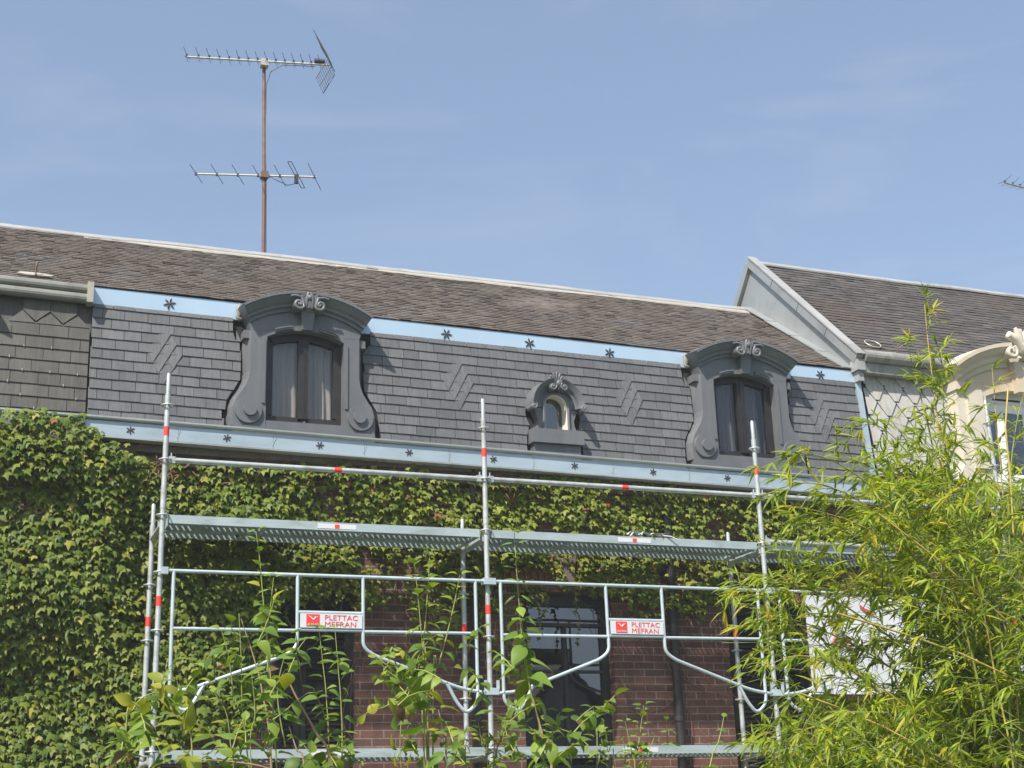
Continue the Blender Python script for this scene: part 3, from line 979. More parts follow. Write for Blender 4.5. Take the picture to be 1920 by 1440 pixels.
def dormer(parent, xc, curt):
    """a tall grey zinc dormer: scrolled jambs, segmental cornice with volutes and a keystone"""
    YF, YB = .685, 1.02
    hin, zs, zt = .385, 5.425, 6.29
    rise = .09
    Ra = (hin*hin+rise*rise)/(2*rise)
    ta = math.asin(hin/Ra)
    arch = arcpts(xc, zt+rise-Ra, Ra, -ta, ta, 16)
    body = MB()
    for sg in (-1, 1):
        X = lambda d: xc+sg*d
        prof = [(.70, 5.36), (.705, 5.45), (.70, 5.55), (.672, 5.635), (.625, 5.705), (.583, 5.775), (.556, 5.85), (.545, 5.92), (.545, 6.34)]
        body.prism3([(X(hin), 5.36)]+[(X(a), b) for a, b in prof]+[(X(hin), 6.34)], [(X(hin), 5.36)]+[(X(a+.06), b-.0) for a, b in prof]+[(X(hin), 6.34)], YF, YF+.15, YB)
        # raised inner moulding beside the opening, and the step at the head of the jamb
        body.box(*sorted((X(hin+.012), X(hin+.042))), YF-.014, YF+.004, 5.60, 6.26)
        body.box(*sorted((X(.50), X(.615))), YF+.025, YF+.20, 6.262, 6.345)
        
    # head above the opening
    head = [(xc-.545, 6.342), (xc-hin-.001, 6.342), (xc-hin-.001, zt)]+arch[1:-1]+[(xc+hin+.001, zt), (xc+hin+.001, 6.342), (xc+.545, 6.342)]
    Rc, zc = 1.19, 6.72-1.19
    tc_ = math.asin(.60/Rc)
    head += arcpts(xc, zc-.02, Rc, tc_, -tc_, 16)
    body.prism(head, YF, YB)
    d = obj('dormer', body, 'zinc_paint', parent)
    # cornice, broken in the middle
    cor = MB()
    prof = [(.0, -.165), (.022, -.165), (.026, -.135), (.058, -.125), (.062, -.10), (.088, -.085), (.118, -.045), (.128, -.025), (.145, -.022), (.145, .004), (-.05, .028), (-.34, .028), (-.34, -.165)]
    tt = math.asin(.665/1.23)
    for a, b in ((-tt, -.072), (.072, tt)): cor.sweep_arc(prof, xc, zc+.01, 1.205, a, b, YF, 14)
    cor.sweep_arc([(.0, -.165), (.03, -.165), (.03, -.03), (-.34, .024), (-.34, -.165)], xc, zc+.01, 1.205, -.0718, .0718, YF, 4)
    obj('cornice', cor, 'zinc_paint', d)
    # volutes, ball and keystone
    vo = MB()
    zv = 6.605
    for sg in (-1, 1):
        pts = [(xc+sg*.035, YF-.15, zv+.115), (xc+sg*.05, YF-.155, zv+.085)]
        sp = spiral(xc+sg*.105, zv+.0, .062, 1.35, -sg if sg > 0 else 1, math.pi/2+(.9 if sg > 0 else -.9), 26, YF-.155)
        sp = [(xc+sg*(.105)+sg*(-1)*(.062*(1-q)+.012*q)*math.cos(-.9+q*1.35*2*math.pi), YF-.155, zv+(.062*(1-q)+.012*q)*math.sin(.9-q*1.35*2*math.pi)) for q in [i/26 for i in range(27)]]
        top = [(xc+sg*.19, YF-.15, zv+.075), (xc+sg*.14, YF-.155, zv+.085), (xc+sg*.085, YF-.157, zv+.075)]
        vo.tube(top+sp[4:], [.014]*3+[.017]*(len(sp)-4), 8)
        vo.ball((xc+sg*.105, YF-.155, zv), .02, (1, .7, 1), 10, 6)
        vo.tube([(xc+sg*.105, YF-.15, zv), (xc+sg*.105, YF-.02, zv)], .055, 14)
        vo.tube([(xc+sg*.012, YF-.15, zv+.13), (xc+sg*.03, YF-.155, zv+.06), (xc+sg*.03, YF-.13, zv-.03)], [.016, .02, .012], 7)
    vo.ball((xc, YF-.15, zv+.075), .034, (1, .8, 1), 12, 8)
    obj('volutes', vo, 'zinc_paint', d)
    ks = MB()
    ks.add([(xc-.072, YF-.10, 6.60), (xc+.072, YF-.10, 6.60), (xc+.052, YF-.06, 6.375), (xc-.052, YF-.06, 6.375),
            (xc-.068, YF+.0, 6.60), (xc+.068, YF+.0, 6.60), (xc+.052, YF+.0, 6.375), (xc-.052, YF+.0, 6.375)],
           [(0, 3, 2, 1), (0, 4, 7, 3), (1, 2, 6, 5), (3, 7, 6, 2), (0, 1, 5, 4)])
    ks.ball((xc, YF-.085, 6.575), .07, (1, .35, .5), 12, 6)
    obj('keystone', ks, 'zinc_paint', d)
    # lip over the opening
    lp = MB()
    for a, b in ((-ta*.78, -.155), (.155, ta*.78)):
        lp.sweep_arc([(0, .012), (.03, .012), (.03, .028), (.04, .032), (.04, .045), (0, .055)], xc, zt+rise-Ra, Ra, a, b, YF, 8)
    obj('arch_lip', lp, 'zinc_paint', d)
    for sg in (-1, 1):
        sc = MB()
        c = (xc+sg*.555, 5.515)
        sc.tube([(c[0], YF-.028, c[1]), (c[0], YF+.01, c[1])], [.128, .134], 32, smooth=False)
        sc.tube([(c[0]+.012*sg*-1, YF-.055, c[1]+.004), (c[0]+.012*sg*-1, YF-.02, c[1]+.004)], [.062, .066], 24, smooth=False)
        obj('scroll', sc, 'zinc_paint', d)
    sl = MB()
    sl.box(xc-.70, xc+.70, YF-.025, YF+.2, 5.25, 5.358)
    sl.box(xc-hin, xc+hin, YF+.005, YB, 5.36, 5.432)
    obj('sill', sl, 'zinc_paint', d)
    # window
    yw = YF+.10
    ins = lambda x_: zt+rise-Ra+math.sqrt(Ra*Ra-(x_-xc)**2)
    fr = MB()
    for sg in (-1, 1):
        X = lambda q: xc+sg*q
        fr.box(*sorted((X(hin-.05), X(hin))), yw, yw+.07, zs, zt+.02)
        fr.box(*sorted((X(.012), X(.050))), yw-.012, yw+.06, zs+.07, ins(xc)-.06)
        fr.box(*sorted((X(.050), X(hin-.05))), yw+.004, yw+.066, zs+.03, zs+.085)
        fr.box(*sorted((X(hin-.08), X(hin-.05))), yw+.004, yw+.06, zs+.10, zt-.02)
    fr.box(xc-.012, xc+.012, yw-.02, yw+.05, zs+.07, ins(xc)-.06)
    fr.box(xc-hin+.05, xc+hin-.05, yw-.025, yw+.06, zs-.002, zs+.03)
    top = [(xc-hin+.0005, zt+.02)]+[(a, b-.0006) for a, b in arch[1:-1]]+[(xc+hin-.0005, zt+.02), (xc+hin-.05, zt+.02)]+[(a, b-.075) for a, b in arch[14:1:-1]]+[(xc-hin+.05, zt+.02)]
    fr.prism(top, yw+.001, yw+.069)
    obj('window_frame', fr, 'black_frame', d)
    obj('pane', MB().box(xc-hin+.02, xc+hin-.02, yw+.03, yw+.034, zs+.03, zt+.09), 'glass', d)
    bk = MB()
    bk.box(xc-.8, xc+.8, 1.7, 1.72, 5.0, 6.5)
    bk.box(xc-.8, xc+.8, 1.03, 1.7, 4.98, 5.0).box(xc-.8, xc+.8, 1.03, 1.7, 6.45, 6.47)
    bk.box(xc-.82, xc-.80, 1.03, 1.7, 5.0, 6.45).box(xc+.80, xc+.82, 1.03, 1.7, 5.0, 6.45)
    obj('attic_lining', bk, 'room', d)
    # roof of the dormer running back, with its side gutter end
    return d
dA = dormer(house, 1.40, None)
dB = copy_tree(dA, house)
dB.location = (dA.location.x+4.96, 0, -.02)
dC = copy_tree(dA, old_house)
dC.location = (wloc(dA).x+1.4-1.4+(DL-1.40)-old_house.location.x+house.location.x*0, 0, .03)
dC.location.x = DL-1.40+house.location.x-old_house.location.x
# pale lead lumps where the fascia dies into the cornice of each dormer
for xx in (.705, 5.665):
    lb = MB()
    zz = zU(xx)
    lb.ball((xx+.05, .805, zz-.10), .045, (.7, .5, 1.7), 12, 9)
    lb.tube([(xx+.02, .80, zz-.15), (xx+.03, .785, zz-.185), (xx+.07, .79, zz-.192)], [.014, .017, .012], 8)
    obj('lead_dressing', lb, 'alu_dull', house)

def curtain(xa, xb, y, z0, z1, mat, label, folds=5, amp=.018, seed=0, bow=0):
    rs = random.Random(seed)
    ph = rs.uniform(0, 6)
    g_ = []
    for i in range(9):
        z = z1+(z0-z1)*i/8
        row = []
        for j in range(41):
            q = j/40
            x = xa+(xb-xa)*q+bow*math.sin(math.pi*i/8)*(1-q)
            row.append((x, y+amp*math.sin(q*folds*2*math.pi+ph+.4*math.sin(i*.7))+.4*amp*math.sin(q*folds*4.7+i*.3), z))
        g_.append(row)
    mb = MB().sheet(g_)
    mb.v = [(a-(xa+xb)/2, b-y, c-z0) for a, b, c in mb.v]
    o = obj('curtain', mb, mat)
    o.location = ((xa+xb)/2, y, z0)
    tag(o, label, 'curtain', 'curtains in the dormer windows')
curtain(1.07, 1.375, .93, 5.50, 6.36, 'curtain', 'beige pleated curtain in the left casement of the dormer nearest the aerial', 3, seed=1)
curtain(1.42, 1.715, .93, 5.50, 6.36, 'curtain', 'beige pleated curtain in the right casement of the dormer nearest the aerial', 4, seed=2)
curtain(6.03, 6.335, .93, 5.48, 6.34, 'curtain_dark', 'dark grey curtain in the left casement of the dormer beside the gable', 3, seed=3)
curtain(6.38, 6.66, .93, 5.48, 6.34, 'curtain_dark', 'dark grey curtain in the right casement of the dormer beside the gable', 3, seed=4)

# ------------------------------------------------------------------ the small round-headed window
def oculus(parent, xc):
    YF = .69
    zs, zt, hr = 5.545, 5.805, .128
    b = MB()
    arch = arcpts(xc, zt, hr, -math.pi/2, math.pi/2, 20)
    sil = [(.235, 5.47), (.232, 5.55), (.21, 5.60), (.203, 5.66), (.225, 5.72), (.25, 5.78)]
    for sg in (-1, 1):
        X = lambda q: xc+sg*q
        b.prism([(X(hr), 5.47)]+[(X(a), z) for a, z in sil]+[(X(hr), 5.78)], YF, 1.0)
    ro = .255
    ty = math.acos((5.785-zt)/ro) if False else math.pi/2-.02
    oc = arcpts(xc, zt-.02, ro, ty, -ty, 22)
    b.prism([(xc-hr-.0005, 5.785)]+[(a, z) for a, z in arch]+[(xc+hr+.0005, 5.785)]+oc, YF, 1.0)
    d = obj('round_headed_dormer', b, 'zinc_paint', parent)
    rv = MB()
    inn = arcpts(xc, zt, hr-.008, math.pi/2, -math.pi/2, 20)
    rv.prism([(xc-hr+.0006, zs)]+[(xc+(a-xc)*.995, zt+(z-zt)*.995) for a, z in arch]+[(xc+hr-.0006, zs), (xc+hr-.008, zs)]+inn+[(xc-hr+.008, zs)], YF-.006, YF+.14)
    obj('white_reveal', rv, 'white_reveal', d)
    mo = MB()
    pth = [(xc-hr-.012, YF-.012, zs)]+[(xc+(hr+.012)*math.sin(-math.pi/2+math.pi*i/20), YF-.012, zt+(hr+.012)*math.cos(-math.pi/2+math.pi*i/20)) for i in range(21)]+[(xc+hr+.012, YF-.012, zs)]
    mo.tube(pth, .014, 8)
    obj('opening_moulding', mo, 'zinc_paint', d)
    obj('pane', MB().box(xc-hr, xc+hr, YF+.12, YF+.124, zs, zt+hr), 'glass_dark', d)
    obj('attic_lining', MB().box(xc-.5, xc+.9, YF+.7, YF+.72, 5.2, 6.6), 'room', d)
    sl = MB()
    sl.box(xc-.29, xc+.29, YF-.055, YF+.2, 5.395, 5.545)
    sl.box(xc-.265, xc+.265, YF-.01, YF+.2, 5.2, 5.393)
    obj('sill', sl, 'zinc_paint', d)
    c = MB()
    prof = [(0, -.055), (.03, -.055), (.035, -.035), (.07, -.02), (.10, .015), (.11, .03), (-.25, .06), (-.25, -.055)]
    for a, e_ in ((-1.62, -.17), (.17, 1.62)): c.sweep_arc(prof, xc, zt-.01, .262, a, e_, YF, 16)
    obj('cornice', c, 'zinc_paint', d)
    v = MB()
    for sg in (-1, 1):
        for (cx, cz, r, st) in ((xc+sg*.285, 5.765, .034, 0), (xc+sg*.062, zt+.185, .042, 0)):
            pts = [(cx-sg*(r*(1-q)+.01*q)*math.cos(-1+q*7.5), YF-.115, cz+(r*(1-q)+.01*q)*math.sin(1.2-q*7.5)) for q in [i/22 for i in range(23)]]
            v.tube(pts, .012, 7)
            v.ball((cx, YF-.115, cz), .015, (1, .8, 1), 8, 6)
            v.tube([(cx, YF-.11, cz), (cx, YF+.02, cz)], r*.95, 14)
    v.ball((xc, YF-.11, zt+.225), .024, (1, .8, 1.5), 10, 8)
    obj('volutes', v, 'zinc_paint', d)
    s = MB()
    for i in range(9):
        a = -1.35+2.7*i/8
        ln = .115-.02*abs(a)
        p0 = (xc+.015*math.sin(a), YF-.05, zt+.235)
        p1 = (xc+ln*.75*math.sin(a), YF-.07, zt+.235+ln*.75*math.cos(a))
        p2 = (xc+ln*math.sin(a), YF-.045-.02, zt+.235+ln*math.cos(a))
        s.tube([p0, p1, p2], [.007, .014, .013], 7)
        s.ball(p2, .0135, n=8, m=6)
    s.prism([(xc+.10*math.sin(-1.4+2.8*i/10), zt+.225+.10*math.cos(-1.4+2.8*i/10)) for i in range(11)]+[(xc+.02, zt+.21), (xc-.02, zt+.21)], YF-.05, YF+.02)
    obj('shell_crest', s, 'zinc_paint', d)
    return d
oculus(house, 4.065)

# ------------------------------------------------------------------ cream dormer of the right house
def cream_dormer(parent, xc):
    YF, YB = .64, 1.02
    hin, zs, zt, rise = .50, 5.36, 6.36, .10
    Ra = (hin*hin+rise*rise)/(2*rise)
    ta = math.asin(hin/Ra)
    arch = arcpts(xc, zt+rise-Ra, Ra, -ta, ta, 16)
    b = MB()
    for sg in (-1, 1):
        X = lambda q: xc+sg*q
        b.prism([(X(hin), 5.2), (X(.98), 5.2), (X(.98), 5.40), (X(.93), 5.5), (X(.93), 6.52), (X(hin), 6.52)], YF, YB)
        b.box(*sorted((X(hin+.07), X(hin+.30))), YF-.03, YF+.01, 5.45, 6.42)
        b.box(*sorted((X(.80), X(.95))), YF-.05, YF+.2, 6.40, 6.50)
    Rc = 1.72
    zc = 6.93-Rc
    t_ = math.asin(.93/Rc)
    b.prism([(xc-.93, 6.522), (xc-hin-.001, 6.522), (xc-hin-.001, zt)]+arch[1:-1]+[(xc+hin+.001, zt), (xc+hin+.001, 6.522), (xc+.93, 6.522)]+arcpts(xc, zc-.03, Rc, t_, -t_, 16), YF, YB)
    d = obj('dormer', b, 'cream', parent)
    c = MB()
    prof = [(0, -.24), (.03, -.24), (.04, -.18), (.08, -.165), (.09, -.11), (.14, -.08), (.18, -.03), (.20, -.025), (.20, .02), (-.1, .05), (-.4, .05), (-.4, -.24)]
    tt = math.asin(1.03/Rc)
    for a, e_ in ((-tt, -.10), (.10, tt)): c.sweep_arc(prof, xc, zc+.06, Rc, a, e_, YF, 18)
    obj('cornice', c, 'cream', d)
    v = MB()
    for sg in (-1, 1):
        pts = [(xc+sg*.19-sg*(.085*(1-q)+.015*q)*math.cos(-1+q*8), YF-.2, 6.885+(.085*(1-q)+.015*q)*math.sin(1-q*8)) for q in [i/24 for i in range(25)]]
        v.tube(pts, .026, 8)
        v.tube([(xc+sg*.19, YF-.2, 6.885), (xc+sg*.19, YF, 6.885)], .07, 16)
        # leaf crest
        v.tube([(xc+sg*.02, YF-.16, 6.93), (xc+sg*.10, YF-.19, 7.05), (xc+sg*.20, YF-.2, 7.10), (xc+sg*.24, YF-.2, 7.06)], [.06, .06, .045, .02], 8)
        v.tube([(xc+sg*.01, YF-.16, 7.0), (xc+sg*.05, YF-.19, 7.12), (xc+sg*.09, YF-.2, 7.20)], [.06, .05, .018], 8)
    v.ball((xc, YF-.16, 6.98), .11, (.9, .6, 1.2))
    v.tube([(xc, YF-.14, 7.0), (xc, YF-.17, 7.20)], [.07, .03], 8)
    obj('volutes', v, 'cream', d)
    ks = MB().prism([(xc-.07, 6.42), (xc+.07, 6.42), (xc+.10, 6.80), (xc-.10, 6.80)], YF-.10, YF)
    obj('keystone', ks, 'cream', d)
    fr = MB()
    y = YF+.14
    for a, e_ in ((xc-hin, xc-hin+.07), (xc+hin-.07, xc+hin)): fr.box(a, e_, y, y+.07, zs, zt+.03)
    for a, e_ in ((zs, zs+.09), (zt-.14, zt-.03)): fr.box(xc-hin+.07, xc+hin-.07, y+.002, y+.068, a, e_)
    fr.box(xc-.25, xc-.15, y+.004, y+.06, zs+.09, zt-.14)
    fr.box(xc+.15, xc+.25, y+.004, y+.06, zs+.09, zt-.14)
    fr.box(xc-hin, xc+hin, y-.02, y+.08, zt-.03, zt+.10)
    fr.box(xc-hin, xc+hin, YF-.03, y-.002, zs-.14, zs)
    f_ = obj('window_frame', fr, 'white_frame', d)
    obj('vent', MB().box(xc-.3, xc+.1, y-.028, y-.018, zt-.002, zt+.02), 'shutter', f_)
    obj('pane', MB().box(xc-hin+.02, xc+hin-.02, y+.03, y+.034, zs+.05, zt-.05), 'glass_dark', d)
    bk = MB().box(xc-1, xc+2.6, 1.9, 1.92, 5, 7.2)
    obj('attic_lining', bk, 'room', d)
    return d
cream_dormer(pale_house, 10.14)

# ------------------------------------------------------------------ aerials
def aerial_top(t, P, D, Q, n=15, ln=1.72, refl=True):
    """long yagi with X-shaped directors and a V grid reflector. P tip, D along the boom, Q across it (horizontal)"""
    Zv = V(0, 0, 1)
    b = MB()
    b.tube([P, P+D*ln], .013, 8)
    bm = obj('boom', b, 'alu', t)
    for i in range(n):
        s = ln*(.0+.93*(i/(n-1))**.92)
        c = P+D*s
        m = MB()
        h = .075
        up = V(0, 0, 1)
        for sgn in (-1, 1):
            m.tube([c+up*.02, c+up*(.065 if sgn < 0 else .04)+Q*sgn*.125], .0032, 5)
            m.tube([c-up*.012, c-up*.03+Q*sgn*.07], .0028, 5)
        m.box(c[0]-.011, c[0]+.011, c[1]-.012, c[1]+.012, c[2]+.005, c[2]+.038)
        obj('director', m, 'dark_plastic', t)
    if not refl: return
    bx = MB()
    c = P+D*(ln-.13)
    bx.tube([c+V(0, 0, .045)-D*.06, c+V(0, 0, .045)+D*.07], [.035, .034], 10)
    obj('dipole_box', bx, 'dark_plastic', t)
    e = P+D*(ln+.03)
    for sg in (1, -1):
        m = MB()
        n1 = -D*.46+Zv*sg*.89
        for k_ in range(9):
            q0 = e+n1*(.03+(.047 if sg > 0 else .037)*k_)
            m.tube([q0-Q*.19, q0+Q*.19], .0022, 4)
        for k_ in range(7):
            w = -.19+.0633*k_
            m.tube([e+n1*.02+Q*w, e+n1*(.41 if sg > 0 else .33)+Q*w], .0022 if k_ % 3 else .006, 4)
        obj('grid_reflector', m, 'rod', t)
ant = thing('tv_aerial', (1.365, 2.95, RZ), 'rusty mast with a long comb-like aerial above a short rod aerial, on the ridge', 'tv aerial')
mast = MB().tube([(1.392, 2.95, RZ-.05), (1.375, 2.95, 9.14), (1.340, 2.95, 10.66)], [.024, .024, .021], 10)
obj('mast', mast, 'rust', ant)
Dv = V(1.62, -.33, 0)
Dv /= np.linalg.norm(Dv)
Qv = V(.45, .893, 0)
aerial_top(ant, V(.422, 3.06, 10.63), Dv, Qv)
cl = MB().box(1.29, 1.385, 2.86, 2.965, 10.575, 10.665)
obj('clamp', cl, 'alu', ant)
b = MB()
P2 = V(.593, 3.156, 9.14)
D2 = V(1.373, -.34, 0)
D2 /= np.linalg.norm(D2)
Q2 = V(.43, .903, 0)
b.tube([P2, P2+D2*1.43], .012, 8)
obj('boom', b, 'alu', ant)
tilt = Q2*.72+V(0, 0, -.0)
for i, s in enumerate((.01, .255, .50, .74, .995, 1.405)):
    c = P2+D2*s
    h = (.255, .272, .275, .285, .30, .375)[i]
    m = MB().tube([c+Q2*h+V(0, 0, .004), c-Q2*h+V(0, 0, .004)], .0042, 6)
    m.box(c[0]-.014, c[0]+.014, c[1]-.014, c[1]+.014, c[2]-.016, c[2]+.018)
    obj('element', m, 'rod', ant)
c = P2+D2*1.19
m = MB()
lp_ = [c+Q2*.36*math.cos(t)*1.0+V(0, 0, .02)+D2*(.022*math.copysign(1, math.sin(t)) if abs(math.sin(t)) > .15 else .022*math.sin(t)/.15) for t in [2*math.pi*i/40 for i in range(41)]]
m.tube(lp_, .005, 6, cap=False)
m.box(c[0]-.022, c[0]+.022, c[1]-.022, c[1]+.022, c[2]-.09, c[2]+.02)
obj('folded_dipole', m, 'dark_plastic', ant)
c2 = P2+D2*.80
cl = MB().box(1.335, 1.42, 2.90, 2.985, 9.095, 9.175)
obj('clamp', cl, 'rust', ant)
cb = MB()
q = P2+D2*1.19
cb.tube([q+V(0, 0, -.09), q+V(-.1, .02, -.12), q+V(-.25, .05, -.05), q+V(-.30, .06, -.02), q+V(-.36, .08, -.06), (1.402, 2.93, 9.0), (1.412, 2.928, 8.4), (1.418, 2.93, RZ)], .0055, 6)
cb.tube([(1.93, 2.76, 10.60), (1.75, 2.79, 10.60), (1.55, 2.84, 10.60), (1.42, 2.9, 10.52), (1.372, 2.93, 10.35), (1.375, 2.93, 9.6), (1.402, 2.93, 9.0)], .0055, 6)
obj('cable', cb, 'rod', ant)
ant2 = thing('tv_aerial', (13.6, 2.95, 8.0), 'tip of a dark aerial cut off by the right edge, alone in the sky', 'tv aerial')
D3 = V(.98, .16, 0.02)
D3 /= np.linalg.norm(D3)
aerial_top(ant2, V(12.59, 3.0, 10.67), D3, np.cross((0, 0, 1.), D3), 12, 1.7, False)
obj('mast', MB().tube([(13.55, 3.15, 8.7), (13.55, 3.15, 10.68)], .022, 8), 'rust', ant2)

# ------------------------------------------------------------------ scaffolding
PX = [0, 3.0, 6.0, 9.07]
RW = .679
scaf = thing('scaffolding', (3, 0, 0), 'galvanised steel scaffolding with perforated decks and red banded poles, standing before the brick house', 'scaffolding')
LEV = [.3+.5*i for i in range(11)]
def standard(x, y, ztop, bands, dz=0):
    m = MB()
    m.tube([(x, y, .02), (x, y, ztop-.30)], .02415, 14)
    m.tube([(x, y, ztop-.305), (x, y, ztop-.20)], .0262, 14)
    m.tube([(x, y, ztop-.21), (x, y, ztop-.015), (x, y, ztop)], [.0195, .0195, .015], 12)
    m.tube([(x, y, 2.02), (x, y, 2.16)], .0262, 14)
    m.tube([(x, y, 4.36), (x, y, 4.52)], .0262, 14) if ztop > 5 else None
    m.tube([(x, y, 0.0), (x, y, .02)], .075, 4)
    p = obj('pole', m, 'galv', scaf)
    for z in [.3+.5*i+dz for i in range(12)]:
        if z < ztop-.25:
            r = MB()
            r.ring((x, y, z), .052, .0075, 'z', 16, 6)
            for a in range(4):
                q = a*math.pi/2+.3
                r.box(x+.036*math.cos(q)-.011, x+.036*math.cos(q)+.011, y+.036*math.sin(q)-.011, y+.036*math.sin(q)+.011, z-.006, z+.006)
            obj('rosette', r, 'galv', p)
    for z in bands:
        obj('red_band', MB().tube([(x, y, z-.042), (x, y, z+.042)], .0252, 14), 'red', p)
for i, x in enumerate(PX):
    standard(x, 0, 5.6 if i < 3 else 6.07, [5.06, 3.55], 0)
    standard(x, RW, 4.55, [3.47], 0)
def ledger(x0, x1, y, z, band=None, r=.02415):
    m = MB()
    m.tube([(x0+.06, y, z), (x1-.06, y, z)], r, 12)
    for x, sg in ((x0, 1), (x1, -1)):
        m.box(*sorted((x+sg*.03, x+sg*.085)), y-.022, y+.022, z-.03, z+.03)
        m.box(*sorted((x+sg*.046, x+sg*.056)), y-.006, y+.006, z-.06, z+.065)
    o = obj('ledger', m, 'galv', scaf)
    if band is not None:
        obj('red_band', MB().tube([(band-.035, y, z), (band+.035, y, z)], r+.0012, 12), 'red', o)
for a, b, bd in ((0, 3.0, 1.56), (3.0, 6.0, 4.48), (6.0, 9.07, 7.55)): ledger(a, b, 0, 4.8, bd)
ledger(6.0, 9.07, 0, 4.32, 7.66)
for z in (4.22, 2.22, .3):
    for x in PX:
        m = MB().tube([(x, .03, z), (x, RW-.03, z)], .02415, 10)
        m.box(x-.03, x+.03, .02, .09, z-.02, z+.05)
        obj('transom', m, 'galv', scaf)

def deck_mesh(x0, x1, y0, y1, z):
    """one steel plank: folded side rails, ribbed and punched sheet"""
    m = MB()
    zt, zb = z, z-.076
    for y, s in ((y0, 1), (y1, -1)):
        m.box(x0, x1, *sorted((y, y+s*.003)), zb, zt-.0005)
        m.box(x0, x1, *sorted((y+s*.003, y+s*.022)), zb, zb+.003)
    m.box(x0, x0+.004, y0+.003, y1-.003, zb, zt-.001)
    m.box(x1-.004, x1, y0+.003, y1-.003, zb, zt-.001)
    # punched sheet: cells between the holes
    nx = int((x1-x0-.04)/.052)
    ny = 4
    xs, ys = [x0], [y0]
    px = (x1-x0)/nx
    py = (y1-y0)/ny
    for i in range(nx): xs += [x0+px*(i+.34), x0+px*(i+.66)]
    for j in range(ny): ys += [y0+py*(j+.26), y0+py*(j+.76)]
    xs.append(x1)
    ys.append(y1)
    vs = [(x, y, zt) for y in ys for x in xs]
    w = len(xs)
    fs = []
    for j in range(len(ys)-1):
        for i in range(len(xs)-1):
            if i % 2 == 1 and j % 2 == 1: continue
            fs.append((j*w+i, j*w+i+1, (j+1)*w+i+1, (j+1)*w+i))
    m.add(vs, fs)
    # stiffening rails and cross ribs under the sheet, collars round the holes
    for j in range(1, ny):
        y = y0+py*j
        m.box(x0+.01, x1-.01, y-.004, y+.004, zt-.022, zt-.001)
    for q in (.3, .62): m.box(x0+(x1-x0)*q-.02, x0+(x1-x0)*q+.02, y0+.024, y1-.024, zb+.008, zb+.02)
    return m
def deck(x0, x1, y0, y1, z, sticker):
    o = obj('deck', deck_mesh(x0, x1, y0, y1, z), 'galv_deck', scaf)
    if sticker:
        c = (x0+x1)/2+sticker
        s = obj('sticker', MB().box(c-.18, c+.18, y0-.0025, y0-.0005, z-.060, z-.016), 'sign_white', o)
        obj('sticker_mark', MB().box(c-.022, c+.022, y0-.004, y0-.0027, z-.056, z-.02), 'red', o)
for (x0, x1) in ((.06, 2.94), (3.06, 5.94), (6.06, 9.01)):
    for z, stk in ((4.312, .06), (2.312, .0001)):
        deck(x0, x1, .010, .325, z, stk if x0 < 5 else 0)
        deck(x0, x1, .345, .665, z, 0)

def fillet(pts, r, n=6):
    out = [np.array(pts[0], float)]
    for i in range(1, len(pts)-1):
        p, a, b = (np.array(pts[k_], float) for k_ in (i, i-1, i+1))
        da, db = (a-p)/np.linalg.norm(a-p), (b-p)/np.linalg.norm(b-p)
        rr = min(r, .45*np.linalg.norm(a-p), .45*np.linalg.norm(b-p))
        s, e_ = p+da*rr, p+db*rr
        for k_ in range(n+1):
            t = k_/n
            out.append((1-t)**2*s+2*t*(1-t)*p+t*t*e_)
    out.append(np.array(pts[-1], float))
    return out
def guardrail(x0, x1, y):
    w = x1-x0
    k_ = w/3.0
    m = MB()
    X = lambda q: x0+q*k_
    r = .0165
    zt, zm = 3.808, 3.314
    m.tube([(X(.02), y, zt), (X(2.97), y, zt)], r, 10)
    T = lambda pts, rad=.09: m.tube([tuple(p) for p in fillet([(X(a), y, z) for a, z in pts], rad)], r, 10)
    # end posts run down into a bend that comes back up to the raking brace
    T([(.11, zt), (.115, 2.70), (.25, 2.62), (.32, 2.70), (.405, 2.858)], .09)
    T([(2.862, zt), (2.862, 2.70), (2.75, 2.60), (2.66, 2.70), (2.565, 2.878)], .09)
    # inner posts turning into the raking braces
    T([(1.19, zt), (1.195, 3.18), (1.10, 3.105), (.27, 2.802), (.05, 2.782)], .13)
    T([(1.788, zt), (1.79, 3.18), (1.89, 3.11), (2.70, 2.825), (2.92, 2.790)], .13)
    m.tube([(X(.112), y, zm), (X(1.195), y, zm+.003)], r*.92, 10)
    m.tube([(X(1.79), y, zm+.003), (X(2.862), y, zm+.008)], r*.92, 10)
    m.tube([(X(1.195), y, 3.325), (X(1.79), y, 3.325)], r*.9, 10)
    m.tube([(X(1.195), y, 3.478), (X(1.79), y, 3.478)], r, 10)
    for q, z in ((.03, 2.80), (2.97, 2.80), (.03, zt), (2.97, zt)):
        m.box(X(q)-.03, X(q)+.03, y-.02, y+.045, z-.03, z+.03)
    for q in (.06, 2.94): m.box(X(q)-.012, X(q)+.012, y-.01, y+.01, 2.8, 2.90)
    o = obj('guardrail', m, 'galv_blue', scaf)
    return X
YR = -.05
rails = [guardrail(a, b, YR) for a, b in ((0, 3.0), (3.0, 6.0), (6.0, 9.07))]
SIGN = ['white and red lettered sign between shuttered window and brick, partly hidden by a shoot', 'white and red lettered sign to the right of the glazed window, fully clear']
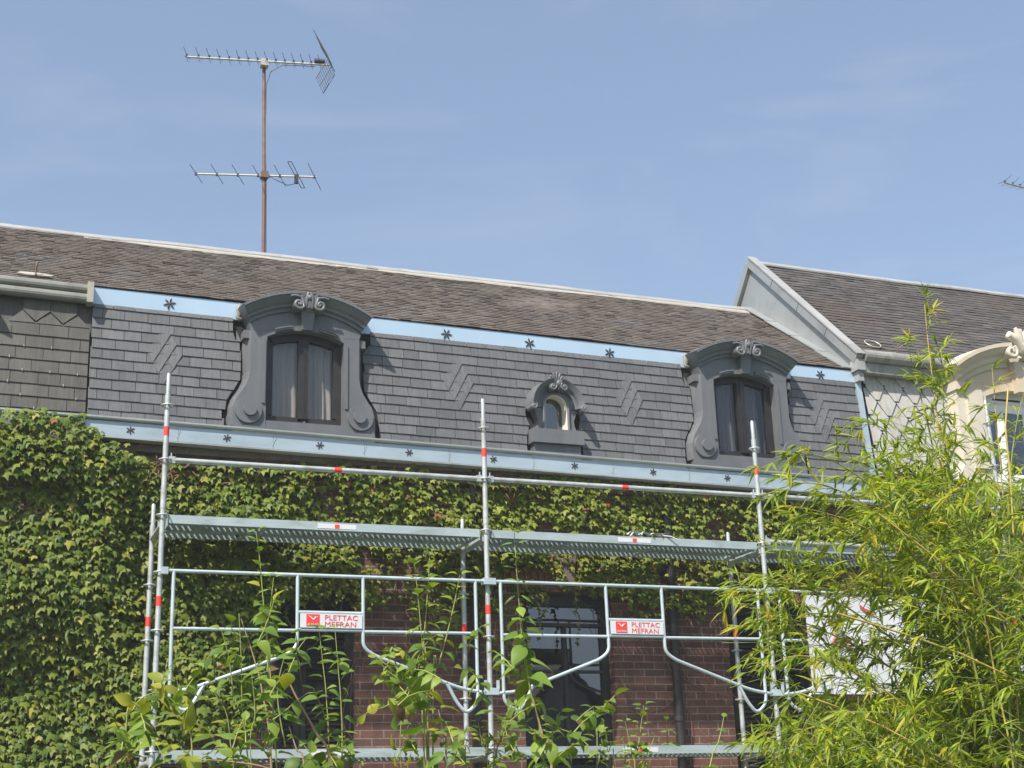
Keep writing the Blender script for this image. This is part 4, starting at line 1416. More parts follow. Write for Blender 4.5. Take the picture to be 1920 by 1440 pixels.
for i in range(2):
    X = rails[i]
    xa, xb = X(1.213), X(1.775)
    sg = thing('company_sign', ((xa+xb)/2, YR, 3.34), SIGN[i], 'sign', 'signs in the guardrails')
    obj('sign_plate', MB().box(xa, xb, YR-.022, YR-.016, 3.342, 3.466), 'sign_white', sg)
    w = xb-xa
    lx = xa+.055
    lg = obj('logo', MB().box(lx, lx+.118, YR-.025, YR-.0225, 3.354, 3.460), 'red_print', sg)
    bird = MB().prism([(lx+.012, 3.446), (lx+.04, 3.441), (lx+.060, 3.420), (lx+.075, 3.438), (lx+.108, 3.441), (lx+.085, 3.430), (lx+.066, 3.408), (lx+.052, 3.415), (lx+.040, 3.430)], YR-.0275, YR-.0255)
    obj('bird_mark', bird, 'sign_white', lg)
    obj('lettering', text_mb('ALTRAD', .026, lx+.008, YR-.0265, 3.360, .001, .102), 'sign_white', lg)
    obj('lettering', text_mb('PLETTAC', .064, xa+.222, YR-.0245, 3.412, .0012, .297, -.0004), 'red_print', sg)
    obj('lettering', text_mb('MEFRAN', .064, xa+.222, YR-.0245, 3.354, .0012, .282, -.0004), 'red_print', sg)

# banner hung on the far guardrail
ban = thing('banner', (7.5, -.085, 2.78), 'large white contractor banner hung on the guardrail behind the bamboo', 'banner')
gr = [[(6.385+2.2*j/20, -.085+.006*math.sin(j*.9)+.004*math.sin(i*1.3), 2.785+.985*i/8) for j in range(21)] for i in range(9)]
bs = MB().sheet(gr)
bs.sheet([[(x, y+.004, z) for x, y, z in row] for row in gr])
obj('banner_sheet', bs, 'sign_white', ban)
pt = MB()
p = lambda u, v: at(u, v, -.10)
def polyline(pts, r): return MB().tube([p(*q) for q in pts], r, 6)
lg = MB()
def band(pts, wd):
    q = [p(*a) for a in pts]
    for a, b in zip(q[:-1], q[1:]):
        lg.prism([(a[0], a[2]-wd/2), (b[0], b[2]-wd/2), (b[0], b[2]+wd/2), (a[0], a[2]+wd/2)], -.100, -.097)
band([(1550, 1158), (1562, 1168), (1576, 1172)], .035)
band([(1612, 1136), (1622, 1144), (1638, 1150)], .035)
band([(1700, 1140), (1712, 1146), (1722, 1150)], .03)
obj('roof_emblem', lg, 'red_dull', ban)
rg = MB().ring((p(1571, 1205)[0], -.099, p(1571, 1205)[2]), .05, .013, 'y', 20, 6)
rg.ring((p(1590, 1207)[0], -.099, p(1590, 1207)[2]), .04, .011, 'y', 20, 6)
obj('lettering', rg, 'red_dull', ban)
q = p(1538, 1294)
obj('lettering', text_mb('Toi', .11, q[0], -.0985, q[2], .001), 'grey_print', ban)
gb = MB()
a = p(1570, 1186)
gb.prism([(a[0]-.06, a[2]+.02), (a[0]+.02, a[2]-.03), (a[0]+.11, a[2]-.02), (a[0]+.05, a[2]+.03)], -.1, -.097)
obj('grey_mark', gb, 'grey_print', ban)

# webbing left lying on the deck
st = MB()
rs = random.Random(4)
x = 4.50
zz = 4.318
pts = []
for i in range(34):
    q = i/33
    pts.append((4.50+.44*q, .035+.03*math.sin(i*.9), zz+.012+.038*abs(math.sin(q*math.pi*3.6))*(1-.25*q)))
def ribbon(pts, w):
    m = MB()
    rows = [[(a, b-w/2, c) for a, b, c in pts], [(a, b+w/2, c+.004) for a, b, c in pts]]
    m.sheet(rows)
    m.sheet([[(a, b, c+.004) for a, b, c in r_] for r_ in rows])
    return m
st = ribbon(pts, .05)
s2 = ribbon([(4.56+.36*i/20, .09+.02*math.sin(i), zz+.01+.045*abs(math.sin(i*.55))) for i in range(21)], .05)
st.add(s2.v, s2.f, True)
st.tube([(4.86, .03, zz+.02), (4.95, -.015, zz+.005), (5.02, -.03, zz-.03)], .007, 6)
o = obj('webbing_strap', st, 'strap', None, (4.75, .05, zz))
tag(o, 'crumpled pale strap lying on the upper scaffold deck', 'strap')

# ------------------------------------------------------------------ leaves
class Leaves:
    def __init__(s): s.V, s.F, s.C, s.n = [], [], [], 0
    def add(s, T, pos, tip, nrm, size, col, curl=0.0):
        tv, tf = T
        y = np.array(tip, float)
        y /= np.linalg.norm(y)+1e-9
        x = np.cross(y, nrm)
        l = np.linalg.norm(x)
        if l < 1e-4: x = np.cross(y, (.3, .5, .8)); l = np.linalg.norm(x)
        x /= l
        z = np.cross(x, y)
        t = tv.copy()
        if curl: t[:, 2] -= curl*t[:, 1]**2
        s.V.append(pos+size*(t[:, :1]*x+t[:, 1:2]*y+t[:, 2:]*z))
        s.F.extend([tuple(i+s.n for i in f) for f in tf])
        c = np.empty((len(tv), 4))
        c[:, :3] = col
        c[:, 3] = 1
        s.C.append(c)
        s.n += len(tv)
    def build(s, name, mat, parent):
        me = bpy.data.meshes.new(name)
        v = np.concatenate(s.V)-np.array(wloc(parent))
        me.from_pydata(v.tolist(), [], s.F)
        a = me.color_attributes.new('Col', 'FLOAT_COLOR', 'POINT')
        a.data.foreach_set('color', np.concatenate(s.C).astype(np.float32).ravel())
        me.polygons.foreach_set('use_smooth', [True]*len(me.polygons))
        me.materials.append(M[mat])
        me.update()
        o = bpy.data.objects.new(name, me)
        COL.objects.link(o)
        o.parent = parent
        return o
def T_(rows, tris): return np.array(rows, float), tris
IVY = T_([(0, .06, 0), (0, .5, .03), (0, 1.08, -.10), (.14, -.02, -.02), (.40, .02, -.07), (.60, .50, -.13), (.24, .50, -.04), (.13, .78, -.05),
          (-.14, -.02, -.02), (-.40, .02, -.07), (-.60, .50, -.13), (-.24, .50, -.04), (-.13, .78, -.05)],
         [(0, 3, 4, 1), (1, 4, 5, 6), (1, 6, 7, 2), (0, 1, 9, 8), (1, 11, 10, 9), (1, 2, 12, 11)])
def strip_leaf(ws, fold, droop):
    rows, f = [], []
    for y, w in ws: rows += [(-w, y, fold*w-droop*y*y), (0, y, -droop*y*y), (w, y, fold*w-droop*y*y)]
    for i in range(len(ws)-1):
        a = i*3
        f += [(a, a+1, a+4, a+3), (a+1, a+2, a+5, a+4)]
    return T_(rows, f)
OVATE = strip_leaf([(0, .005), (.06, .14), (.2, .30), (.38, .36), (.58, .31), (.78, .18), (.92, .06), (1, .002)], .35, .22)
OVATE_DROOP = strip_leaf([(0, .005), (.06, .16), (.2, .33), (.38, .39), (.58, .34), (.78, .20), (.92, .07), (1, .002)], -.3, .45)
LANCE = strip_leaf([(0, .008), (.12, .049), (.35, .069), (.62, .053), (.85, .023), (1, .001)], .5, .10)

def mixcol(a, b, t): return np.array(a)*(1-t)+np.array(b)*t

# ------------------------------------------------------------------ wall creeper
def polyXZ(pts, Y): return [tuple(at(u, v, Y)[[0, 2]]) for u, v in pts]
YI = .74
MASS = polyXZ([(-60, 802), (0, 790), (70, 776), (110, 794), (150, 788), (182, 808), (198, 832), (228, 848), (300, 878), (330, 872), (420, 880), (520, 878), (580, 878),
               (585, 1110), (520, 1130), (505, 1220), (500, 1340), (300, 1400), (260, 1500), (-60, 1500)], YI)
BAND = polyXZ([(560, 876), (640, 872), (720, 890), (800, 890), (870, 898), (960, 902), (1050, 888), (1140, 900), (1260, 914), (1400, 930), (1500, 940), (1680, 965),
               (1680, 1040), (1600, 1050), (1480, 1060), (1420, 1085), (1330, 1135), (1240, 1138), (1190, 1118), (1090, 1098), (1040, 1065), (960, 1052), (925, 1100), (880, 1110), (830, 1150),
               (760, 1118), (690, 1132), (640, 1105), (560, 1125)], YI)
TUFTS = [polyXZ(q, YI+.08) for q in ([(770, 1110), (870, 1100), (860, 1180), (800, 1215), (770, 1160)], [(700, 1190), (735, 1230), (790, 1240), (770, 1270), (715, 1240)],
                                     [(935, 1080), (1010, 1085), (1030, 1125), (960, 1150), (935, 1180)], [(1270, 1130), (1330, 1120), (1325, 1165), (1290, 1160)], [(1170, 1100), (1250, 1110), (1220, 1165), (1180, 1150)],
                                     [(925, 1180), (1000, 1185), (990, 1260), (935, 1290)], [(880, 900), (940, 900), (930, 1200), (890, 1210)])]
creeper = thing('creeper', (1.5, YW, 0), 'self-clinging creeper with dense green three-lobed leaves hanging over the brick facades', 'creeper')
lv = Leaves()
def nz(x, z):
    return .5*math.sin(x*3.1+1.3*math.sin(z*2.7))+.5*math.sin(z*4.3+1.7*math.sin(x*2.1+.5))+.35*math.sin(x*9.1+z*5.7)
def ivy_leaf(x, z, young, dense):
    n_ = nz(x, z)
    dep = YI+.03-.07*n_
    if x < -.6 and z > 4.7: dep -= .10*min(1, (-.6-x)*3)
    if z > 4.6: dep -= .12*(z-4.6)
    if x < -.04 and z > 2.9: dep -= .17*min(1, (-.04-x)/.35)*min(1, (z-2.9)/.8)*(1-.35*max(0, min(1, (z-4.9)/.4)))
    lay = random.random()
    y = dep-.02+.16*lay
    if z > 4.93: y = min(y, .70)
    if x < -.64 and z > 5.0: y = min(y, .575)
    y = min(y, YW-.02)
    tilt = random.gauss(.82, .30)
    nr = np.array([random.gauss(0, .28), -math.cos(tilt), math.sin(tilt)])
    tip = np.array([random.gauss(0, .45), -.55-random.random()*.3, -.9])
    t = min(1.25, max(0, random.gauss(.38, .27)+.40*young))
    col = mixcol((.062, .112, .016), (.205, .245, .034), t)
    if random.random() < .10+.20*young: col = mixcol(col, (.30, .29, .05), random.uniform(.3, .9))
    if random.random() < .003+.02*young*(z > 4.6): col = np.array((.30, .10, .05))*random.uniform(.6, 1.1)
    lv.add(IVY, np.array([x, y, z]), tip, nr, random.choice((.036, .05, .06, .07, .085))*random.uniform(.85, 1.15)*(1 if dense else .9), col*random.uniform(.8, 1.15), random.uniform(0, .25))
def fill(poly, dens, young, dense=True):
    xs, zs = [p[0] for p in poly], [p[1] for p in poly]
    A = (max(xs)-min(xs))*(max(zs)-min(zs))
    for _ in range(int(A*dens)):
        x, z = random.uniform(min(xs), max(xs)), random.uniform(min(zs), max(zs))
        if inside(poly, x+random.gauss(0, .03), z+random.gauss(0, .035)):
            if not dense and nz(x*1.3, z*1.3) < -.45 and random.random() < .8: continue
            ivy_leaf(x, z, young, dense)
fill(MASS, 1650, .12)
fill(BAND, 1600, .65, False)
for t in TUFTS: fill(t, 420, .4, False)
# hanging strands
vine = MB()
for (u, v, n_) in ((610, 1115, 9), (780, 1140, 8), (1028, 1110, 10), (1076, 1112, 11), (1188, 1120, 6), (850, 1160, 9), (1300, 1140, 7), (720, 1200, 8), (1010, 1100, 7), (545, 1120, 6), (1420, 1085, 5), (950, 1130, 7)):
    p = at(u, v, YW-.10)
    pts = [p+V(0, .05, .25)]
    for i in range(n_):
        p = p+V(random.gauss(0, .02), random.gauss(0, .012), -.045)
        pts.append(p)
        lv.add(IVY, p, (random.gauss(0, .6), -.5, -.8), (random.gauss(0, .3), -.8, .5), random.uniform(.035, .06), mixcol((.04, .075, .02), (.10, .12, .03), random.random()), .1)
    vine.tube(pts, .004, 5)
# bare stems on the brick and at the top edge
rs = random.Random(3)
def wander(p, d, n_, st, r0, jit=.35):
    pts = [np.array(p, float)]
    d = np.array(d, float)
    for i in range(n_):
        d = d+np.array([rs.gauss(0, jit), rs.gauss(0, .08), rs.gauss(0, jit)])
        d[1] *= .6
        d /= np.linalg.norm(d)
        q = pts[-1]+d*st
        q[1] = min(max(q[1], YW-.10), YW-.012)
        pts.append(q)
    vine.tube(pts, [r0*(1-.7*i/n_) for i in range(n_+1)], 5)
for i in range(46):
    u = rs.uniform(200, 1000)
    p = at(u, 850+.045*u+rs.uniform(-20, 30), YW-.05)
    wander(p, (rs.choice((-1, 1)), 0, rs.uniform(-.3, .3)), rs.randint(5, 12), .06, rs.uniform(.004, .008))
for (u, v) in ((1262, 1090), (1266, 1180), (1258, 1240), (1165, 1240), (1190, 1110), (680, 1200), (672, 1260), (1340, 1170), (1300, 1230), (1120, 1090), (745, 1120), (800, 1230), (640, 1130), (1275, 1300)):
    for _ in range(2):
        p = at(u+rs.uniform(-8, 8), v, YW-.03)
        wander(p, (rs.uniform(-.4, .4), 0, rs.choice((-1, -1, 1))), 14, .07, rs.uniform(.003, .007), .22)
obj('stems', vine, 'bark', creeper)
# dry reddish stalks at the top edge
for i in range(330):
    u = random.choice((random.uniform(225, 345), random.uniform(200, 920), random.uniform(930, 1010)))
    p = at(u, 862+.03*u+random.gauss(0, 16), .70)
    lv.add(LANCE, p, (random.gauss(0, .8), -.4, random.gauss(-.2, .6)), (0, -1, .3), random.uniform(.05, .11), mixcol((.23, .10, .06), (.30, .19, .07), random.random())*random.uniform(.6, 1.1), .2)
lv.build('foliage', 'ivy', creeper)

# ------------------------------------------------------------------ garden shrubs before the scaffold
def shoot(lvs, stems, pts, Y, size0, size1, gap, r=.006, yellow=.1, droop=.4, leafy=(0, 1), wood=None, bare=False):
    """a stem through photograph points on the plane Y (tip first) with pairs of opposite leaves"""
    P = [at(u, v, Y+dy) for (u, v, dy) in [(*q, 0) if len(q) == 2 else q for q in pts]]
    # smooth
    path = []
    for i in range(len(P)-1):
        for k_ in range(6):
            t = k_/6
            p0, p1, p2, p3 = P[max(i-1, 0)], P[i], P[i+1], P[min(i+2, len(P)-1)]
            path.append(.5*((2*p1)+(-p0+p2)*t+(2*p0-5*p1+4*p2-p3)*t*t+(-p0+3*p1-3*p2+p3)*t**3))
    path.append(P[-1])
    n_ = len(path)
    (stems if wood is None else wood).tube(path, [r*.75*(.3+.7*i/n_) for i in range(n_)], 6)
    if bare: return
    L_ = [0]
    for a, b in zip(path[:-1], path[1:]): L_.append(L_[-1]+np.linalg.norm(b-a))
    tot = L_[-1]
    s = .004
    k_ = 0
    ph = random.uniform(0, 3)
    while s < tot:
        q = s/tot
        i = min(np.searchsorted(L_, s), n_-1)
        i = max(i, 1)
        t = (s-L_[i-1])/max(1e-6, L_[i]-L_[i-1])
        p = path[i-1]*(1-t)+path[i]*t
        up = path[max(i-1, 0)]-path[min(i, n_-1)]
        up = up/(np.linalg.norm(up)+1e-9)
        if leafy[0] <= q <= leafy[1]:
            sz = .95*(size0+(size1-size0)*min(1, q*1.6))*random.uniform(.75, 1.15)
            a = ph+(math.pi/2)*(k_ % 2)+random.gauss(0, .35)
            for sg in (0, math.pi):
                if random.random() < .06: continue
                h = np.array([math.cos(a+sg), .7*math.sin(a+sg), 0])
                lift = .6 if q < .10 else random.gauss(.05, .25)
                tip = h+np.array([0, 0, 1])*lift
                nr = up+np.array([0, -.35, .25])+np.array([random.gauss(0, .2) for _ in range(3)])
                y_ = random.random() < yellow
                col = mixcol((.105, .195, .028), (.240, .325, .052), random.random())
                if y_: col = mixcol(col, (.36, .33, .03), random.uniform(.25, .85))
                base = p+tip/np.linalg.norm(tip)*.012
                lvs.add(OVATE if random.random() > droop*.6 else OVATE_DROOP, base, tip, nr, sz, col*random.uniform(.85, 1.1), random.uniform(0, droop))
        s += gap*(.55+.45*min(1, q*3))*random.uniform(.8, 1.2)
        k_ += 1
def bush(lvs, poly, Y, n_, s0, s1, yellow, depth=.35, droop=.6):
    """side twigs with pairs of leaves that fill the body of a shrub"""
    xs, ys = [p[0] for p in poly], [p[1] for p in poly]
    c = 0
    while c < n_*.82:
        u, v = random.uniform(min(xs), max(xs)), random.uniform(min(ys), max(ys))
        if not inside(poly, u, v): continue
        p = at(u, v, Y)+V(0, random.gauss(0, depth), 0)
        a = random.uniform(0, 6.28)
        d = np.array([math.cos(a)*.6, .5*math.sin(a), random.uniform(.4, 1.3)])
        d /= np.linalg.norm(d)
        k_ = random.choice((2, 3, 3, 4))
        st_ = .05*random.uniform(.7, 1.2)
        path = [p]
        for i in range(k_):
            d = d+np.array([0, 0, -.16])+np.array([random.gauss(0, .12) for _ in range(3)])
            d /= np.linalg.norm(d)
            path.append(path[-1]+d*st_)
        TWIGS.tube(path, [.0032-.0018*i/k_ for i in range(k_+1)], 5)
        yel = random.random() < yellow*.8
        for i in range(k_+1):
            sd = np.cross(d, (random.gauss(0, .5), random.gauss(0, .5), 1.))
            sd /= np.linalg.norm(sd)+1e-6
            for sg in ((1, -1) if i < k_ else (0,)):
                tip = sd*sg*.9+d*(.45 if sg else 1.)+np.array([0, 0, random.gauss(-.12, .25)])
                nr = np.array([random.gauss(0, .25), -.35+random.gauss(0, .25), .85])
                col = mixcol((.085, .160, .024), (.225, .305, .048), random.random())
                if yel or random.random() < yellow*.25: col = mixcol(col, (.38, .34, .03), random.uniform(.2, .9))
                if random.random() < .03: col = np.array((.26, .16, .07))*random.uniform(.5, 1)
                lvs.add(random.choice((OVATE, OVATE_DROOP)), path[i], tip, nr, random.uniform(s0, s1)*.70*random.choice((.7, 1, 1, 1.15)), col*random.uniform(.8, 1.1), random.uniform(0, droop))
                c += 1
TWIGS = MB()
def shrub(label, base_uv, Y, build):
    b = at(*base_uv, Y)
    t = thing('shrub', (b[0], Y, 0), label, 'shrub', 'garden shrubs before the scaffold')
    global TWIGS
    lv_, st_, wd_, TWIGS = Leaves(), MB(), MB(), MB()
    build(lv_, st_, wd_, Y)
    if TWIGS.v: st_.v, st_.f, st_.sm = st_.v+TWIGS.v, st_.f+[tuple(i+len(st_.v) for i in f) for f in TWIGS.f], st_.sm+TWIGS.sm
    lv_.build('leaves', 'shrub', t)
    if st_.v: obj('shoots', st_, 'stem_green', t)
    if wd_.v: obj('woody_stems', wd_, 'stem_wood', t)
    return t
BOT = 2300
def g1(l, s, w, Y):
    shoot(l, s, [(480, 996), (487, 1050), (494, 1130), (503, 1220), (512, 1330), (520, 1460), (540, 1800), (548, BOT)], Y, .045, .085, .082, .007, .05, leafy=(0, .42))
    shoot(l, s, [(513, 1083), (508, 1130), (500, 1200), (506, 1300)], Y-.05, .05, .08, .08, .005, .05)
    shoot(l, s, [(598, 1180), (605, 1240), (612, 1310), (617, 1440), (612, 1800), (600, BOT)], Y+.1, .06, .09, .085, .006, .02, leafy=(0, .45))
    shoot(l, s, [(628, 1178), (634, 1250), (640, 1330), (641, 1440), (630, 1800), (605, BOT)], Y, .05, .095, .08, .006, .02, leafy=(0, .45))
    shoot(l, s, [(448, 1150), (452, 1230), (455, 1330), (470, 1460), (520, 1800), (545, BOT)], Y+.1, .05, .08, .08, .006, .2, leafy=(.03, .4))
    shoot(l, s, [(402, 1300), (425, 1340), (440, 1450), (500, 1800), (540, BOT)], Y, .05, .085, .08, .006, .15, leafy=(0, .4))
    shoot(l, s, [(472, 1265), (478, 1340), (470, 1420), (500, 1800), (540, BOT)], Y-.15, .045, .08, .07, .005, .1, leafy=(0, .4))
    shoot(l, s, [(415, 1180), (430, 1240), (440, 1330)], Y+.1, .04, .07, .07, .005, .2)
    shoot(l, s, [(535, 1225), (520, 1300), (535, 1400)], Y-.1, .05, .08, .08, .005, .2)
    shoot(l, w, [(536, 1262), (552, 1300), (590, 1370), (625, 1450), (650, 1800), (640, BOT)], Y-.1, .05, .08, .1, .011, 0, wood=w, bare=True)
    shoot(l, w, [(542, 1362), (556, 1405), (572, 1450), (590, 1800), (600, BOT)], Y-.2, .05, .08, .1, .009, 0, wood=w, bare=True)
    shoot(l, w, [(370, 1424), (430, 1428), (500, 1440), (570, 1475), (610, 1600), (620, 1900), (610, BOT)], Y-.2, .05, .08, .1, .010, 0, wood=w, bare=True)
    shoot(l, w, [(452, 1160), (478, 1240), (492, 1300), (510, 1460), (540, BOT)], Y+.12, .05, .08, .1, .008, 0, wood=w, bare=True)
    bush(l, [(440, 1170), (520, 1190), (560, 1300), (570, 1460), (360, 1460), (390, 1330), (430, 1260)], Y, 150, .05, .10, .12)
    bush(l, [(600, 1360), (660, 1380), (690, 1460), (560, 1460)], Y, 40, .06, .11, .02)
def g2(l, s, w, Y):
    shoot(l, s, [(300, 1335), (262, 1325), (228, 1300)], Y, .06, .085, .075, .006, .6)
    shoot(l, s, [(345, 1345), (320, 1310), (285, 1300), (250, 1330), (235, 1420), (230, BOT)], Y+.1, .055, .085, .08, .006, .5, leafy=(0, .3))
    shoot(l, s, [(262, 1365), (245, 1400), (225, 1460), (220, BOT)], Y, .06, .09, .09, .006, .05, leafy=(0, .25))
    shoot(l, s, [(352, 1330), (345, 1380), (362, 1440), (380, BOT)], Y-.1, .08, .12, .10, .006, .75, droop=1.0, leafy=(0, .25))
    bush(l, [(215, 1290), (300, 1275), (370, 1320), (360, 1370), (270, 1350)], Y, 46, .05, .09, .45)
    bush(l, [(205, 1390), (280, 1370), (250, 1460), (200, 1460)], Y, 26, .06, .10, .08)
    bush(l, [(325, 1370), (390, 1370), (400, 1460), (330, 1460)], Y, 18, .08, .12, .6)
def g3(l, s, w, Y):
    shoot(l, s, [(777, 1058), (784, 1120), (790, 1190), (796, 1260), (800, 1400), (815, 1800), (818, BOT)], Y, .06, .09, .10, .006, .05, leafy=(0, .16))
    shoot(l, s, [(806, 1034), (803, 1090), (799, 1150), (794, 1220), (800, 1300), (816, BOT)], Y+.08, .055, .09, .10, .006, .05, leafy=(0, .16))
    shoot(l, s, [(862, 1078), (852, 1130), (838, 1190), (822, 1250), (812, 1310), (815, BOT)], Y-.05, .05, .085, .09, .006, .05, leafy=(0, .18))
    shoot(l, s, [(668, 1362), (690, 1335), (722, 1325), (760, 1300), (790, 1290), (815, BOT)], Y, .05, .08, .085, .006, .45, leafy=(0, .2))
    shoot(l, s, [(705, 1235), (730, 1260), (765, 1285), (800, 1300), (815, BOT)], Y, .05, .08, .085, .006, .3, leafy=(0, .2))
    shoot(l, s, [(752, 1440), (750, 1390), (756, 1330), (775, 1290), (810, 1310)], Y-.1, .06, .09, .09, .005, .35, droop=.9)
    shoot(l, w, [(822, 1330), (832, 1380), (836, 1450), (825, BOT)], Y-.12, .07, .10, .09, .008, .25, wood=w, droop=.9, leafy=(0, .14))
    shoot(l, s, [(772, 1345), (780, 1300), (800, 1270)], Y-.1, .06, .09, .08, .005, .6, droop=.9)
    bush(l, [(740, 1230), (850, 1225), (860, 1290), (845, 1340), (760, 1330), (720, 1290)], Y, 75, .04, .085, .22)
    bush(l, [(800, 1330), (850, 1330), (850, 1460), (805, 1460)], Y, 26, .06, .10, .25)
    bush(l, [(660, 1400), (700, 1330), (720, 1350), (700, 1420), (690, 1460), (660, 1460)], Y, 26, .05, .085, .2)
    bush(l, [(700, 1420), (800, 1400), (800, 1460), (690, 1460)], Y, 26, .04, .08, .15)
def g4(l, s, w, Y):
    shoot(l, s, [(964, 996), (968, 1060), (973, 1130), (978, 1190), (985, 1250), (1000, 1310), (1012, 1370), (1022, 1450), (1040, 1800), (1045, BOT)], Y, .062, .10, .085, .007, .08, leafy=(0, .42), droop=.7)
    shoot(l, s, [(978, 1165), (984, 1215), (990, 1270), (1000, 1320)], Y-.06, .085, .10, .075, .005, .1, droop=.8)
    shoot(l, w, [(1000, 1310), (1010, 1350), (1022, 1400), (1035, 1460), (1045, BOT)], Y-.03, .06, .1, .1, .011, 0, wood=w, bare=True)
    shoot(l, s, [(1050, 1335), (1040, 1370), (1036, 1440), (1045, BOT)], Y+.08, .05, .09, .08, .006, .05, leafy=(0, .22))
    bush(l, [(985, 1310), (1020, 1320), (1065, 1340), (1070, 1400), (1060, 1460), (985, 1460), (990, 1380)], Y, 85, .06, .105, .05)
def g5(l, s, w, Y):
    shoot(l, s, [(1113, 1328), (1118, 1380), (1120, 1440), (1124, BOT)], Y, .055, .08, .085, .005, .05, leafy=(0, .25))
    shoot(l, s, [(1135, 1375), (1140, 1410), (1150, 1460), (1126, BOT)], Y+.05, .04, .07, .085, .005, .1, leafy=(0, .2))
def g6(l, s, w, Y):
    shoot(l, s, [(1207, 1322), (1202, 1360), (1196, 1410), (1190, 1460), (1188, BOT)], Y, .04, .07, .05, .005, .25, leafy=(0, .3))
    shoot(l, s, [(1172, 1352), (1180, 1390), (1190, 1430)], Y, .035, .055, .05, .004, .2)
    shoot(l, s, [(1228, 1380), (1215, 1410), (1195, 1450)], Y, .035, .055, .05, .004, .2)
    bush(l, [(1170, 1390), (1220, 1370), (1245, 1430), (1240, 1460), (1160, 1460)], Y, 55, .035, .065, .25)
def g7(l, s, w, Y):
    shoot(l, s, [(897, 1355), (905, 1400), (915, 1460), (920, BOT)], Y, .035, .05, .05, .004, .6, leafy=(0, .25))
    shoot(l, s, [(945, 1365), (930, 1410), (922, 1460)], Y, .035, .05, .05, .004, .4)
    shoot(l, w, [(948, 1350), (935, 1400), (925, 1460), (920, BOT)], Y, .035, .05, .05, .004, .4, wood=w, leafy=(0, .2))
    bush(l, [(870, 1385), (905, 1355), (950, 1385), (955, 1460), (885, 1460)], Y, 60, .03, .06, .5)
shrub('tall leafy shrub before the dark shutters, three slender shoots and brown woody stems', (560, BOT), -6.6, g1)
shrub('yellow-leaved shrub around the foot of the two close-set scaffold poles', (290, BOT), -6.5, g2)
shrub('shrub with drooping yellowed leaves and three thin upright shoots before the bare brick', (815, BOT), -6.7, g3)
shrub('single tall climbing shoot of heart-shaped leaves before the glazed window', (1045, BOT), -6.6, g4)
shrub('small slim sprig rising before the glazed window sill', (1124, BOT), -6.4, g5)
shrub('small bushy twig before the brick pier right of the glazed window', (1188, BOT), -6.4, g6)
shrub('tiny yellowish shrub at the foot of the middle scaffold pole', (920, BOT), -6.3, g7)

# ------------------------------------------------------------------ bamboo
bam = thing('bamboo', (at(1850, 2000, -7)[0], -7.0, 0), 'tall bamboo clump with arching yellow culms and narrow bright green leaves, before the pale house', 'bamboo')
bl = Leaves()
br_ = MB()
CULMS = []
def culm(pts, Y, r0=.010, dense=1.0, start=.0, end=.75, spread=.28, lsz=.10, build=True):
    P = [at(q[0], q[1], Y+(q[2] if len(q) > 2 else 0)) for q in pts]
    path = []
    for i in range(len(P)-1):
        for k_ in range(8):
            t = k_/8
            p0, p1, p2, p3 = P[max(i-1, 0)], P[i], P[i+1], P[min(i+2, len(P)-1)]
            path.append(.5*((2*p1)+(-p0+p2)*t+(2*p0-5*p1+4*p2-p3)*t*t+(-p0+3*p1-3*p2+p3)*t**3))
    path.append(P[-1])
    n_ = len(path)
    m = MB()
    m.tube(path, [r0*(.22+.78*i/n_) for i in range(n_)], 7)
    L_ = [0]
    for a, b in zip(path[:-1], path[1:]): L_.append(L_[-1]+np.linalg.norm(b-a))
    tot = L_[-1]
    s = .02
    while s < tot*end:
        q = s/tot
        i = max(1, min(int(np.searchsorted(L_, s)), n_-1))
        t = (s-L_[i-1])/max(1e-6, L_[i]-L_[i-1])
        p = path[i-1]*(1-t)+path[i]*t
        ax = path[i-1]-path[i]
        ax = ax/np.linalg.norm(ax)
        m.ring(tuple(p), r0*(.25+.75*q), .0014, 'z', 7, 4)
        if q >= start:
            nb = max(1, int(round(dense*random.choice((1, 2, 2, 3)))))
            for _ in range(nb):
                a = random.uniform(0, 6.28)
                o = np.array([math.cos(a), .8*math.sin(a), random.gauss(.1, .35)])
                d = ax*random.uniform(.35, .9)+o*.75
                d /= np.linalg.norm(d)
                ln = spread*random.uniform(.45, 1.15)*(.35+min(1, q*3.0)*.8)
                e1 = p+d*ln*.55
                d2 = d+np.array([0, 0, -.25])
                d2 /= np.linalg.norm(d2)
                e2 = e1+d2*ln*.45
                br_.tube([p, e1, e2], [.0022, .0016, .0009], 4, cap=False)
                spray(e2, d2, lsz)
                if ln > .12: spray(e1, d+np.array([random.gauss(0, .6), random.gauss(0, .6), random.gauss(0, .4)]), lsz)
                if ln > .2: spray(p*.6+e1*.4, d+np.array([random.gauss(0, .9), random.gauss(0, .9), random.gauss(0, .5)]), lsz)
        s += .062*random.uniform(.8, 1.3)
    if build: obj('culm', m, 'culm' if len(bam.children) % 3 == 0 else 'twig', bam)
def spray(p, d, lsz):
    d = d/np.linalg.norm(d)
    old = random.random() < .10
    for k_ in range(random.choice((3, 4, 5, 6, 7))):
        a = np.array([random.gauss(-.22, .50), random.gauss(0, .5), random.gauss(-.22, .36)])
        tip = d+a
        nr = np.array([random.gauss(0, .5), -.25+random.gauss(0, .4), .8])
        t = random.random()
        col = mixcol((.120, .205, .020), (.380, .445, .042), t)
        if old or random.random() < .06: col = mixcol(col, (.50, .43, .04), random.uniform(.3, .9))
        bl.add(LANCE, p+d*random.uniform(-.03, .01), tip, nr, lsz*random.uniform(.65, 1.25), col*random.uniform(.85, 1.1), random.uniform(0, .3))
B = 2000
culm([(1733, 562), (1740, 640), (1752, 740), (1765, 850), (1782, 1000), (1800, 1200), (1820, 1500), (1850, B)], -6.8, .008, .55, 0, .35, .22, .088)
